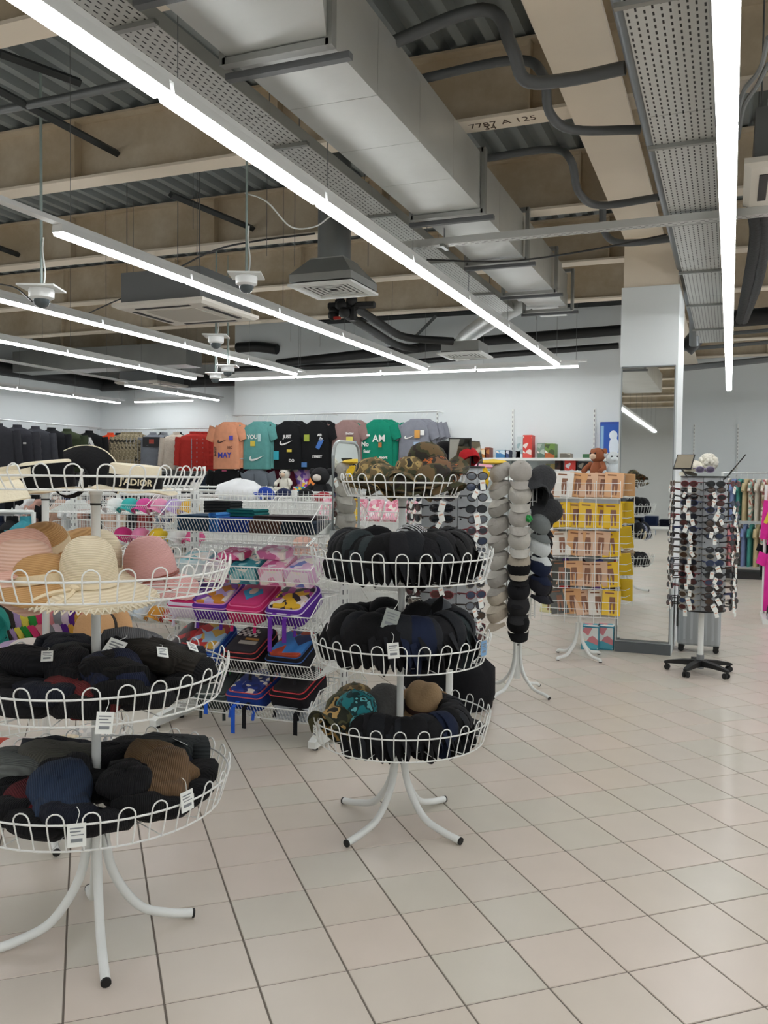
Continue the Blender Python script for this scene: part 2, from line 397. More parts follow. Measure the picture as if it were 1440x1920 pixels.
for y in (2.1, 2.75, 3.42, 5.9, 7.3, 8.6, 9.55):
    x1 = -1.38 if y < 3.4 else dx1
    c, hw, hz = (dx0+x1)/2, (x1-dx0)/2+.02, (dz1-dz0)/2+.02; zc = (dz0+dz1)/2
    m = MB()
    for sx in (-1, 1): m.box((c+sx*hw, y, zc), (.03, .05, hz*2+.03)).box((c, y, zc+sx*hz), (hw*2, .05, .03))
    m.build('duct_flange', zinc2, dt, sharp=20)
    MB().box((c, y+.1, dz0-.035), (hw*2+.1, .04, .03)).build('duct_bearer', GREYM, dt, sharp=20)
MB().box((-1.95, 9.85, 3.7), (.3, .6, .25)).build('end_box', zinc, dt, sharp=20)
mb = MB(); e = [(-2.1, 9.6, 3.7), (-2.5, 10.2, 3.7), (-3.1, 11.1, 3.68), (-3.5, 11.7, 3.62), (-3.6, 11.95, 3.5), (-3.6, 12, 3.38)]
sp = spline(e, 6); mb.tube(sp, [.11+.006*(k % 2) for k in range(len(sp))], 12); mb.build('flexible_duct', zinc, label='bent silver flexible duct from the big duct to the far vent', cat='duct', sharp=60)
def tray(name, x0, x1, y0, y1, z, label, lip=.05, cuts=1.5, axis=1):
    t = thing('cable_tray', label, 'cable tray', ((x0+x1)/2, y0, z)); L = y1-y0; w_ = x1-x0
    if axis == 0: t.rotation_euler.z = -pi/2; t.location = (x0, (y0+y1)/2, z); L = x1-x0; w_ = y1-y0
    sm = mat('c2c4c1', .4, .5, kind='slots', vs_=1); y = 0; me = None
    n = max(1, round(L/cuts)); l = L/n
    for k in range(n):
        if me is None:
            o = MB().box((0, l/2, 0), (w_, l-.006, .003)).box((-w_/2, l/2, lip/2), (.003, l-.006, lip)).box((w_/2, l/2, lip/2), (.003, l-.006, lip)).build('tray_section', sm, t, sharp=20); me = o.data
        else: part('tray_section', me, t, T(0, k*l, 0))
        MB().box((0, k*l+.4, -.012), (w_+.06, .03, .02)).build('tray_bracket', STEEL, t, sharp=20)
        for sx in (-1, 1): MB().tube([(sx*(w_/2-.03), k*l+.4, -.01), (sx*(w_/2-.03), k*l+.4, ZD-z)], .003, 4).build('hanger_rod', GREYM, t)
    return t
tray('t', -2.62, -2.36, -3, 9.9, 3.62, 'perforated cable tray running beside the nearest lamp row', .07)
tray('t', -.43, -.12, -3, 12.2, 3.5, 'wide perforated cable tray beside the right lamp row', .08)
tray('t', -2.45, .25, 6.25, 6.33, 3.43, 'narrow cable tray crossing under the silver duct', .05, 2.6, 0)
pm = mat('7b8083', .35, .5, var=.1, vs_=4)
MB().tube([(-.46, -3, 3.7), (-.46, 11.4, 3.7), (-.46, 11.6, 3.6), (-.46, 11.7, 3.4)], .062, 12).build('steel_pipe', pm, label='thick grey steel pipe running along the beige girder', cat='pipe', sharp=60)
MB().tube(spline([(-.36, -3, 3.78), (-.37, 3, 3.76), (-.36, 6, 3.78), (-.37, 9, 3.76), (-.36, 12.4, 3.74)]), .03, 6).build('cable_bundle', DARK, label='dark cable bundle beside the thick grey steel pipe', cat='cable')
conm = mat('55595b', .5, .1, var=.15)
CON = [(((700, 95), 3.9, (905, 18), 4.05, (960, 90), 3.85, (985, 150), 3.72, (1060, 150), 3.72, (1172, 127), 3.72), .034, 'nearest grey conduit looping down to the thick pipe'),
       (((760, 155), 4.0, (960, 113), 4.05, (1018, 140), 3.9, (1030, 210), 3.75, (1075, 243), 3.72, (1200, 243), 3.72), .028, 'second dark conduit looping from duct to thick pipe'),
       (((890, 300), 4.0, (1030, 280), 4.02, (1070, 300), 3.9, (1085, 360), 3.75, (1125, 385), 3.72, (1235, 370), 3.72), .028, 'third dark conduit looping under the second beam'),
       (((1130, 390), 4.0, (1132, 430), 3.85, (1150, 452), 3.75, (1190, 455), 3.73, (1262, 447), 3.72), .03, 'farthest dark conduit beside the column head')]
for pts, r, lb in CON:
    P = [az(*pts[k], pts[k+1]) for k in range(0, len(pts), 2)]
    MB().tube(spline(P, 6), r, 8).build('conduit', conm, label=lb, cat='conduit', sharp=80)
insul = mat('17191a', .55, bump=.3, bs=20)
def hpipe(pts, r, lb, m=insul, nm='insulated_pipe', n=8): MB().tube(spline(pts, 5), r, n).build(nm, m, label=lb, cat='pipe', sharp=80)
a = [ay(520, 682, 12.75), ay(700, 662, 12.75), ay(900, 640, 12.75), ay(1172, 618, 12.75)]; hpipe(a, .075, 'thick black insulated pipe along the top of the back wall')
a = [ay(440, 692, 12.9), ay(700, 684, 12.9), ay(900, 668, 12.9), ay(1160, 648, 12.9)]; hpipe(a, .045, 'thinner black pipe just under the thick black one')
a = [ay(560, 606, 12.9), ay(1170, 565, 12.9)]; MB().tube(a, .05, 4).build('steel_angle', tieb, label='dark steel angle high on the back wall', cat='rail', sharp=20)
a = [az(650, 590, 3.5), az(690, 615, 3.45), az(740, 645, 3.42), az(780, 655, 3.4)]; hpipe(a, .05, 'black hose curving down from the valve cluster, front one')
a = [az(665, 575, 3.55), az(710, 605, 3.5), az(760, 632, 3.45), az(850, 640, 3.42)]; hpipe(a, .05, 'black hose curving down from the valve cluster, rear one')
vc = thing('pipe_valves', 'cluster of black valves and a red handle under the square diffuser', 'valve', az(655, 585, 3.5))
mb = MB()
for k in range(7): mb.ell((rnd.uniform(-.22, .22), rnd.uniform(-.08, .08), rnd.uniform(-.03, .12)), (.07, .06, .06), 8, 5)
mb.tube([(-.25, 0, .08), (.3, 0, .06)], .04, 6).tube([(.05, 0, -.1), (.05, 0, .25)], .04, 6).build('valve_body', insul, vc)
MB().box((-.12, -.06, -.07), (.08, .03, .03)).build('valve_handle', mat('b5352c', .4), vc, label='red valve handle')
# ducted pipes at the right, past the pillar
hpipe([ay(1285, 655, 13), ay(1340, 605, 13), ay(1440, 592, 13)], .12, 'thick black insulated pipe past the right side of the pillar')
for k, (y0_, y1_, r_) in enumerate(((632, 618, .03), (655, 640, .03), (690, 672, .05))):
    MB().tube([ay(1283, y0_, 15), ay(1460, y1_, 15)], r_, 6).build('steel_pipe', pm, label=['upper thin grey pipe past the pillar', 'middle thin grey pipe past the pillar', 'lowest grey pipe above the far right wall'][k], cat='pipe')
MB().tube([az(-60, 218, 4.3), az(110, 186, 4.3), az(262, 152, 4.3)], .03, 8).build('steel_pipe', pm, label='pale grey pipe crossing under the roof deck at the top left', cat='pipe', sharp=60)
cb = [az(1412, 390, 3.6), az(1418, 440, 3.55), az(1405, 520, 3.5), az(1388, 600, 3.45)]
hpipe(cb, .05, 'left black lagged pipe at the right frame edge', mat('26292b', .7, bump=.6, bs=25))
cb = [az(1432, 390, 3.6), az(1432, 450, 3.55), az(1420, 530, 3.5), az(1395, 600, 3.45)]
hpipe(cb, .05, 'right black lagged pipe at the right frame edge', mat('26292b', .7, bump=.6, bs=25))
for k, pts in enumerate((((1440, 70), (1425, 130), (1395, 170), (1384, 215)), ((1440, 120), (1420, 160), (1395, 200), (1384, 260)))):
    MB().tube(spline([az(*p, 3.7) for p in pts]), .012, 6).build('cable', mat('8d9294', .4), label=['upper grey cable curving at the top right corner', 'lower grey cable curving at the top right corner'][k], cat='cable')
# round duct with the four way diffusers, cassettes
def diffuser(c, lb, duct):
    t = thing('ceiling_diffuser', lb, 'air vent', c); s_ = .3
    m = MB()
    for k in range(4):
        q = RZ(k*pi/2)
        m.loft([[(-s_, -s_, 0), (s_, -s_, 0), (s_, -s_, .02), (-s_, -s_, .02)], [(-s_+.06, -s_+.06, -.005), (s_-.06, -s_+.06, -.005), (s_-.06, -s_+.06, .01), (-s_+.06, -s_+.06, .01)]], M=q)
    m.build('vent_frame', WHITE, t, sharp=20)
    for k in range(4):
        for j in range(5):
            w0 = s_-.07-j*.045
            MB().box((0, -w0, .012), (w0*2, .026, .003), M=RZ(k*pi/2) @ T(0, 0, 0)).build('louvre', WHITE, t, sharp=20)
    MB().box((0, 0, .03), (.5, .5, .01)).build('vent_back', DARK, t)
    if duct:
        MB().loft([[(x*a, y*a, z) for x, y in ((-1, -1), (1, -1), (1, 1), (-1, 1))] for a, z in ((.29, .035), (.29, .1), (.16, .25), (.16, .26))]).build('plenum', zinc2, t, sharp=20)
        MB().tube([(0, 0, .25), (0, 0, 1.25)], .145, 16).build('duct_pipe', mat('7f8384', .4, .6), t, sharp=60)
    else: MB().box((0, 0, .1), (.5, .5, .13)).build('plenum', zinc2, t, sharp=20)
diffuser(az(626, 546, 3.3), 'square louvred air vent under a round grey duct', True)
diffuser(az(872, 668, 3.28), 'square louvred air vent on a bent silver duct near the back wall', False)
def cassette(c, lb, s_=.5):
    t = thing('air_conditioner', lb, 'air conditioner', c)
    MB().loft([[(x*a, y*a, z) for x, y in ((-1, -1), (1, -1), (1, 1), (-1, 1))] for a, z in ((s_-.04, -.02), (s_, .0), (s_, .03))]).build('panel', mat('dcd8ce', .45), t, sharp=20)
    for k in range(4): MB().box((0, -s_+.11, -.021), (s_*1.2, .05, .006), M=RZ(k*pi/2)).build('air_slot', DARK, t, sharp=20)
    MB().box((0, 0, -.022), (s_*1.1, s_*1.1, .008)).build('intake_grille', mat('bdb8ad', .6), t, sharp=20)
    MB().box((0, 0, .18), (s_*1.75, s_*1.75, .3)).build('casing', mat('6f7273', .5, .3), t, sharp=20)
    for sx in (-1, 1):
        for sy in (-1, 1): MB().tube([(sx*s_*.8, sy*s_*.8, .3), (sx*s_*.8, sy*s_*.8, ZD-c[2])], .005, 4).build('hanger_rod', GREYM, t)
cassette(az(352, 587, 3.3), 'beige square ceiling air conditioner between the lamp rows at left', .52)
cassette(az(285, 722, 3.45), 'small far square air conditioner above the corner recess')
cassette(az(1535, 335, 3.5), 'ceiling air conditioner cut by the right frame edge', .42)
# dome cameras on poles
dome = Kind(lambda: None)
def domecam(px, py, z, s_, lb, top=None):
    c = az(px, py, z); t = thing('dome_camera', lb, 'camera', c)
    MB().box((0, 0, .062*s_), (.2*s_, .2*s_, .01*s_), rz=.4).build('mount_plate', WHITE, t, sharp=20)
    MB().lathe([(.02, .057), (.065, .057), (.068, .05), (.066, .01), (.05, 0), (.01, 0)], 16, M=S(s_)).build('camera_body', mat('eef1f1', .3), t)
    MB().lathe([(.045, .002), (.044, -.014), (.034, -.032), (.018, -.042), (.003, -.045)], 14, M=S(s_)).build('dome', mat('4b5457', .1), t)
    MB().ell((.01, -.012, -.012*s_), (.02*s_, .02*s_, .022*s_), 8, 5).build('lens', BLACK, t)
    L = (top or ZD)-c.z
    MB().tube([(0, 0, .06*s_), (0, 0, L)], .008*s_, 6).build('hanging_pole', mat('9fb0ad', .4), t)
    MB().tube(spline([(.02, 0, .07*s_), (.025, .01, .2), (.012, 0, .35), (.02, 0, .45)]), .007, 5).build('camera_cable', WHITE, t)
domecam(78, 562, 2.95, 1.35, 'largest white dome camera hanging at the left edge')
domecam(462, 536, 3.12, 1.25, 'white dome camera hanging left of the square vent')
domecam(405, 644, 3.12, 1.3, 'small dome camera beside the third lamp row end')
domecam(427, 698, 3.05, 1.3, 'small dome camera lit warm near the step of the wall')
domecam(404, 711, 3.0, 1.2, 'lowest tiny dome camera at the end of the cross lamps')
# loose cables
def cable(pts, r, m, lb): MB().tube(spline(pts, 6), r, 5).build('cable', m, label=lb, cat='cable')
cable([az(460, 362, 3.9), az(500, 378, 3.7), az(545, 425, 3.6), az(590, 425, 3.6), az(620, 405, 3.45)], .006, WHITE, 'white cable sagging between camera pole and nearest lamp row')
cable([az(320, 510, 4.0), az(400, 470, 4.05), az(480, 452, 4.05), az(590, 438, 4.05)], .01, DARK, 'black cable along the second beam')
cable([az(0, 533, 3.6), az(30, 540, 3.4), az(60, 565, 3.05)], .008, DARK, 'black cable running to the largest dome camera')
cable([az(160, 590, 3.9), az(215, 565, 3.95), az(255, 550, 4.0)], .009, DARK, 'black cable left of the beige air conditioner')
cable([az(800, 487, 3.52), az(950, 490, 3.5), az(1100, 470, 3.6), az(1250, 440, 3.72)], .008, DARK, 'thin black cable drooping beneath the crossing tray')
rod = MB().tube([(0, 0, 0), (0, 0, .9)], .003, 4)
rod0 = None
for k, (px, py) in enumerate(((250, 530), (362, 430), (500, 480), (552, 500), (690, 500), (940, 560), (962, 555), (980, 560), (1005, 600), (820, 555), (840, 555), (870, 545), (905, 640), (545, 640), (600, 650), (665, 660))):
    p = az(px, py, 3.75)
    if rod0 is None: rod0 = rod.build('hanging_wire', GREYM, label='thin bare wire hanging from the roof deck', cat='wire', group='bare hanging wires'); rod0.location = p; proto(rod0)
    else: dup(rod0, T(p), None, 'bare hanging wires')
# ductwork massing in the far left
MB().box((-11.0, 13.2, 3.85), (4.0, .5, .4)).build('air_duct', zinc2, label='dull grey duct far left above the lamp rows', cat='duct', sharp=20)
MB().tube(spline([(-13.2, 2, 3.75), (-13.2, 8, 3.75), (-13.2, 15.9, 3.75)]), .16, 8).build('insulated_pipe', insul, label='black lagged pipe along the top of the left wall', cat='pipe', sharp=80)
hpipe([(-13.2, 15.75, 3.7), (-10, 15.75, 3.72), (-8.4, 15.75, 3.7)], .14, 'black lagged pipe along the top of the recess wall')
hpipe([ay(445, 652, 13.17), ay(480, 650, 13.17), ay(520, 655, 13.17)], .09, 'short black lagged pipe near the wall step')
# ------------------------------------------------------------- hats and caps
def cap_parts(name='cap'):
    m = MB().lathe([(.002, .088), (.06, .066), (.08, 0), (.087, 0), (.0905, .03), (.083, .066), (.058, .093), (.025, .106), (.002, .109)], 16, M=S(.96, 1.08, 1))
    o = m.build(name, BLACK)
    def br(th):
        def f(u, v):
            s_ = (u-.5)*2; q = max(0, 1-s_*s_)**.5
            return (.079*s_, .026+.066*q+.072*v*max(.02, q)**.7, .006-.012*v-.03*s_*s_-.012*v*v-th)
        return f
    b = MB().grid(br(0), 10, 3).grid(br(.004), 10, 3)
    f0 = br(0); f1 = br(.004); k = len(b.v)
    b.add([f0(i/10, 1) for i in range(11)]+[f1(i/10, 1) for i in range(11)], [(i, i+1, i+12, i+11) for i in range(10)])
    b.build('brim', BLACK, o); MB().ell((0, 0, .109), (.008, .008, .005), 6, 4).build('button', BLACK, o)
    return o
CAP = Kind(cap_parts)
def knit(seed):
    def mk():
        q = Vector((seed*7.1, 3, 1))
        def wob(r, z, a):
            n = noise.noise(Vector((cos(a)*1.3, sin(a)*1.3, z*20))+q)
            return (r*(1+.16*n), z*(1+.25*n))
        m = MB().lathe([(.002, -.028), (.09, -.03), (.112, -.018), (.118, 0), (.108, .022), (.075, .034), (.03, .036), (.002, .033)], 16, M=S(.82, 1.12, 1.25), wob=wob)
        o = m.build('knit_hat', BLACK, sharp=180)
        c = MB().loft([[(x, y, z) for x, z in ((-.075, -.026), (-.03, -.036), (.03, -.036), (.075, -.026), (.084, 0), (.07, .03), (0, .042), (-.07, .03), (-.084, 0))] for y in (-.125, -.1, -.065)]).build('cuff', BLACK, o, sharp=180)
        return o
    return Kind(mk)
KNIT = [knit(s_) for s_ in (1, 2, 3)]
def soft_hat(name, crown_r, crown_h, brim_r, m, flop=.03, dome=1, seed=0, band=None, droop=0, seg_=28, top=None):
    """brimmed hat: a crown with its brim, thin shell; an optional band"""
    def mk():
        def wob(r, z, a):
            k = max(0, (r-crown_r)/(brim_r-crown_r))
            n = noise.noise(Vector((cos(a)*1.6, sin(a)*1.6, seed*3.3)))
            return (r*(1+.04*n*k), z+flop*n*k*2-droop*k*k)
        if dome: cr = [(crown_r*cos(t)**.7, crown_h*(.3+.7*sin(t))) for t in (0, .25, .5, .8, 1.1, 1.35, 1.5)]
        else: cr = [(crown_r*.98, crown_h*.5), (crown_r*.96, crown_h*.97), (crown_r*.9, crown_h), (crown_r*.5, crown_h*.99)]
        rimp = [(crown_r, .006), (crown_r+.3*(brim_r-crown_r), .003), (crown_r+.65*(brim_r-crown_r), .003), (brim_r, .004), (brim_r, -.002), (crown_r+.5*(brim_r-crown_r), -.004), (crown_r-.004, -.002), (crown_r*.9, .02), (crown_r*.6, crown_h*.7), (.002, crown_h*.75)]
        prof = [(.002, cr[-1][1]+.001)]+cr[::-1]+rimp
        o = MB().lathe(prof, seg_, wob=wob).build(name, [m], sharp=60)
        if band: MB().lathe([(crown_r+.001, .008), (crown_r+.004, .008), (crown_r+.003, .008+band[1]), (crown_r*.97, .008+band[1])], seg_).build('hat_band', band[0], o)
        return o
    return Kind(mk)
# ------------------------------------------------------------- round wire stands
def wire_basket(t, zb, zr, R_, n, sub=True, wr=.0037):
    Rb = R_-.025
    m = MB().tube(arc((0, 0), R_, 0, 2*pi, 48, zr)[:-1], wr, 6, close=True).tube(arc((0, 0), Rb, 0, 2*pi, 40, zb)[:-1], wr*.9, 5, close=True)
    for q in (.35, .68): m.tube(arc((0, 0), Rb*q, 0, 2*pi, 28, zb)[:-1], wr*.6, 4, close=True)
    for k in range(16):
        a = 2*pi*k/16; m.tube([(.016*cos(a), .016*sin(a), zb), (Rb*cos(a), Rb*sin(a), zb)], wr*.6, 4)
    m.lathe([(.017, zb-.02), (.024, zb-.02), (.024, zb+.03), (.017, zb+.03)], 10)
    b = m.build('wire_basket', WIRE, t, sharp=60)
    wl = .026; L = []
    for s_ in (-1, 1):
        L.append([(Rb, s_*wl*.9, zb), (Rb+.4*(R_-Rb)+.004, s_*wl, (zb+zr)/2), (R_+.006, s_*wl, zr+.012)])
    top = [(R_+.007, wl*cos(a), zr+.012+.026*sin(a)) for a in (2.75, 2.3, 1.8, 1.35, .85, .4)]
    pts = L[0]+top+L[1][::-1]
    o = MB().tube(pts, wr*.74, 5).build('wire_loop', WIRE, b, sharp=80)
    for k in range(1, n): part('wire_loop', o.data, b, RZ(2*pi*k/n))
    return b
def curved_legs(t, rz, rad, h, n=4, r=.0165, white=WHITE):
    pts = spline([(.026, 0, h), (.028, 0, h*.72), (.06, 0, h*.42), (.15, 0, h*.16), (.26, 0, .035), (rad, 0, r+.002)], 5)
    lm = fm = None
    for k in range(n):
        if lm is None:
            l = MB().tube(pts, r, 10).build('leg', white, t, sharp=60); lm = l.data
            d = (pts[-1]-pts[-2]).normalized()
            f = MB().tube([pts[-1]-d*.004, pts[-1]+d*.005], r*1.05, 10).build('foot_cap', BLACK, l, sharp=60); fm = f.data; l.matrix_basis = RZ(rz)
        else: l = part('leg', lm, t, RZ(rz+k*2*pi/n)); part('foot_cap', fm, l)
def hat_stand(c, lb, rz, rad, tiers, ztop, h, nl, r=.0165):
    t = thing('hat_stand', lb, 'display stand', (c[0], c[1], 0))
    MB().tube([(0, 0, h-.35*h), (0, 0, ztop)], r, 12).build('pole', WHITE, t, sharp=60)
    MB().tube([(0, 0, tiers[-1][0]-.05), (0, 0, tiers[-1][0]-.042)], r*1.12, 12).tube([(0, 0, tiers[-1][0]-.042), (0, 0, tiers[-1][0]+.01)], r*1.25, 12).build('pole_sleeve', mat('d8dad6', .4), t, sharp=60)
    MB().tube([(0, 0, tiers[-1][0]-.058), (0, 0, tiers[-1][0]-.05)], r*1.2, 12).build('collar', DARK, t, sharp=60)
    curved_legs(t, rz, rad, h, 4, r)
    for (zb, zr, R_), n in zip(tiers, nl): wire_basket(t, zb, zr, R_, n)
    return t
CS, LS, LS2 = (-1.44, 3.83), (-2.08, 2.45), (-2.94, 3.12)
CT = [(.43, .535, .425), (.81, .90, .42), (1.195, 1.30, .425), (1.578, 1.643, .285)]
LT = [(.50, .592, .465), (.885, .975, .46), (1.265, 1.335, .465), (1.612, 1.657, .372)]
LT2 = [(.37, .44, .38), (.815, .89, .38), (1.22, 1.29, .385), (1.60, 1.655, .33)]
hat_stand(CS, 'four tier round white wire hat stand in the middle of the floor', R(-109), .365, CT, 1.62, .46, (26, 26, 26, 20))
hat_stand(LS, 'four tier round white wire hat stand nearest at the left', R(-45), .345, LT, 1.66, .52, (28, 28, 28, 24))
hat_stand(LS2, 'four tier white wire hat stand half hidden behind the nearest left one', R(-40), .34, LT2, 1.66, .42, (24, 24, 24, 22))
def polar(c, r, a, z): return Vector((c[0]+r*cos(a), c[1]+r*sin(a), z))
def basis(X, Y, Z, p): return Matrix(((X.x, Y.x, Z.x, p.x), (X.y, Y.y, Z.y, p.y), (X.z, Y.z, Z.z, p.z), (0, 0, 0, 1)))
capc = [cloth(h, rv=.3) for h in ('161618', '1b1b1e', '131315', '202226')]
navy = cloth('1a2238'); olive = cloth('3c4028'); greyc = cloth('55585c'); slate = cloth('2c3436'); cream = cloth('d9c9a8'); khaki = cloth('7d6547'); lav = cloth('8b8ea2')
def ring_caps(c, zb, R_, a0, a1, n, lb, grp, special={}, s_=1, dz=0):
    for k in range(n):
        a = a0+(a1-a0)*k/(n-1)+rnd.uniform(-.01, .01)
        r_ = Vector((cos(a), sin(a), 0)); t_ = Vector((-sin(a), cos(a), 0)); z_ = Vector((0, 0, 1))
        Z = (t_+z_*rnd.uniform(.05, .2)).normalized()
        Y = (r_*rnd.uniform(.45, .6)-z_*.82); Y = (Y-Z*Y.dot(Z)).normalized(); X = Y.cross(Z)
        sp = special.get(k)
        CAP.put(basis(X, Y, Z, polar(c, R_-.165+rnd.uniform(-.014, .014), a, zb+dz+.14+rnd.uniform(-.012, .012))) @ RZ(rnd.uniform(-.15, .15)) @ S(s_*rnd.uniform(.92, 1.05)), sp[1] if sp else lb, 'cap', None if sp else grp, [sp[0]] if sp else [capc[k % 4]])
ca = R(-69)
ring_caps(CS, CT[2][0], CT[2][2], ca-2.5, ca+2.3, 44, 'black cap nested in the ring on the second tier of the middle stand', 'black caps ringed on the second tier', {13: (slate, 'charcoal green cap in the ring of black caps, second tier of middle stand'), 17: (slate, 'grey green cap left of centre in the ring, second tier of middle stand'), 31: (cloth('4a4046'), 'dusky brown striped cap at right in the ring, second tier of middle stand')}, .94, -.012)
ring_caps(CS, CT[1][0], CT[1][2], ca-2.6, ca+1.9, 42, 'black cap nested in the ring on the third tier of the middle stand', 'black caps ringed on the third tier', {9: (olive, 'olive green cap at the left in the ring, third tier of middle stand'), 25: (navy, 'navy blue cap right of the pole, third tier of middle stand'), 26: (navy, 'second navy cap right of the pole, third tier of middle stand'), 34: (slate, 'charcoal cap beside the lavender one, third tier of middle stand'), 36: (lav, 'lavender grey cap at the right, third tier of middle stand'), 37: (lav, 'second lavender grey cap at the right, third tier of middle stand'), 38: (navy, 'dark navy cap between lavender and cream ones, third tier of middle stand'), 40: (cream, 'cream cap at the right end, third tier of middle stand')})
ring_caps(CS, CT[0][0], CT[0][2], ca-.75, ca+2.3, 32, 'black cap nested in the half ring on the lowest tier of the middle stand', 'black caps ringed on the lowest tier', {14: (navy, 'navy cap in the half ring on the lowest tier of the middle stand'), 15: (navy, 'second navy cap in the half ring on the lowest tier of the middle stand')}, .8, -.055)
# loose black caps heaped inside the rings
def loose(c, r, a, z, lb, m, tilt=.3, yaw=None, s_=1):
    p = polar(c, r, a, z); CAP.put(T(p) @ RZ(yaw if yaw is not None else a-pi/2) @ RX(tilt) @ S(s_), lb, 'cap', None, [m])
loose(CS, .13, ca-1.2, 1.33, 'wide black cap heaped left of the pole, second tier of middle stand', capc[0], -.1)
loose(CS, .17, ca+2.9, 1.31, 'dark grey cap behind the pole, second tier of middle stand', greyc, .2)
loose(CS, .15, ca+1.3, 1.32, 'black cap right of the pole under the pleated one, second tier of middle stand', capc[1], .1)
loose(CS, .06, ca+.9, 1.34, 'shiny pleated black cap right of the pole, second tier of middle stand', mat('1b1c1e', .25, kind='stripe', c2='c4c6c8', vs_=22), -.2)
loose(CS, .12, ca+1.0, .98, 'black cap standing tall right of the pole, third tier of middle stand', capc[0], 1.1, ca)
loose(CS, .17, ca+1.75, .98, 'dark grey cap at the right back, third tier of middle stand', greyc, .3)
loose(CS, .15, ca-2.6, .97, 'black cap at the left back, third tier of middle stand', capc[2], .2)
loose(CS, .10, ca-.7, .95, 'black cap with a hanging tag left of the pole, third tier of middle stand', capc[1], .3)
# the lowest tier of the middle stand
camo1 = mat('4c4a2e', .85, kind='camo', c2='23261a', c3='b9975c', vs_=16); camo2 = mat('1d8088', .8, kind='camo', c2='173c40', c3='6fc3c8', vs_=24)
camo3 = mat('6a5638', .85, kind='camo', c2='3a3a22', c3='2a2018', vs_=18); camo4 = mat('3d3f28', .85, kind='camo', c2='6b5a3a', c3='a8905c', vs_=20); camo5 = mat('7b5b40', .85, kind='camo', c2='2f2a22', c3='b5622c', vs_=22)
CAP.put(T(polar(CS, .27, ca-1.75, .50)) @ RZ(ca-1.6) @ RX(.25) @ S(1.15), 'green and sand camouflage cap at the left of the lowest tier', 'cap', None, [camo1])
CAP.put(T(polar(CS, .33, ca-1.15, .48)) @ RZ(ca-2.2) @ RX(.9) @ S(1.1), 'sand camouflage cap tipped against the left rim of the lowest tier', 'cap', None, [camo1])
CAP.put(T(polar(CS, .21, ca-1.35, .53)) @ RZ(ca-1.2) @ RX(.35) @ S(1.15), 'teal camouflage cap on the lowest tier of the middle stand', 'cap', None, [camo2])
CAP.put(T(polar(CS, .3, ca-2.3, .50)) @ RZ(ca-1.2) @ RX(.2) @ S(1.2), 'olive camouflage cap at the left back of the lowest tier', 'cap', None, [camo4])
k_ = soft_hat('bucket_hat', .088, .16, .12, cloth('5e5d5c', bump=.5), .02, 1, 2, droop=.03)
k_.put(T(ay(717, 1352, 3.9)) @ RX(-.2) @ RY(.1) @ S(1.15), 'grey felt bucket hat left of the pole, lowest tier of middle stand', 'hat')
fed = soft_hat('fedora', .085, .135, .135, mat('a08461', .85, bump=.4, bs=120, var=.15), .012, 1, 5, (mat('3a2420', .7), .026), -.02)
o = fed.put(T(ay(795, 1326, 4.0)) @ RX(.35) @ RY(.1) @ S(1.1), 'tan brown fedora with a dark band, lowest tier of middle stand', 'hat')
for v in o.data.vertices:
    if v.co.z > .07: v.co.z -= .022*math.exp(-(v.co.x/.035)**2)*min(1, (v.co.z-.07)/.04)
# camouflage hats on top
brims = [soft_hat('brimmed_hat', .09, .10, .165, camo3, .05, 1, 1), soft_hat('brimmed_hat', .09, .10, .165, camo4, .05, 1, 2), soft_hat('brimmed_hat', .09, .09, .16, camo3, .06, 1, 3)]
zt = CT[3][0]
brims[0].put(T(ay(812, 893, 3.86)) @ RZ(YAW) @ RY(-.38) @ RX(.22) @ S(1.1, 1.1, .7), 'camouflage brimmed hat tilted on the right of the top tier', 'hat')
brims[1].put(T(polar(CS, .10, ca-1.4, zt+.05)) @ RX(.2) @ RY(.2), 'dark camouflage brimmed hat at the left of the top tier', 'hat')
brims[2].put(T(polar(CS, .07, ca-.2, zt+.035)) @ RX(.1) @ RY(.1), 'flat brown camouflage hat lowest at the front of the top tier', 'hat')
CAP.put(T(polar(CS, .15, ca-1.9, zt+.075)) @ RZ(2.2) @ RX(.1), 'olive and sand camouflage cap at the left of the top tier', 'cap', None, [camo4])
CAP.put(T(polar(CS, .16, ca+1.35, zt+.085)) @ RZ(ca+.6) @ RX(.6) @ S(1.0), 'rust brown camouflage cap at the right of the top tier', 'cap', None, [camo5])
CAP.put(T(polar(CS, .11, ca+1.7, zt+.15)) @ RZ(-.9) @ RX(-.25) @ S(1.0), 'brown camouflage cap crowning the heap on the top tier', 'cap', None, [camo3])
CAP.put(T(polar(CS, .05, ca+.9, zt+.08)) @ RZ(ca-2) @ RX(.3), 'dark leaf camouflage cap in the middle of the top tier heap', 'cap', None, [camo4])
CAP.put(T(polar(CS, .17, ca+1.0, zt+.05)) @ RZ(ca+1.0-pi/2) @ RX(.2), 'shadowed brown camouflage cap at the right rim of the top tier', 'cap', None, [camo3])
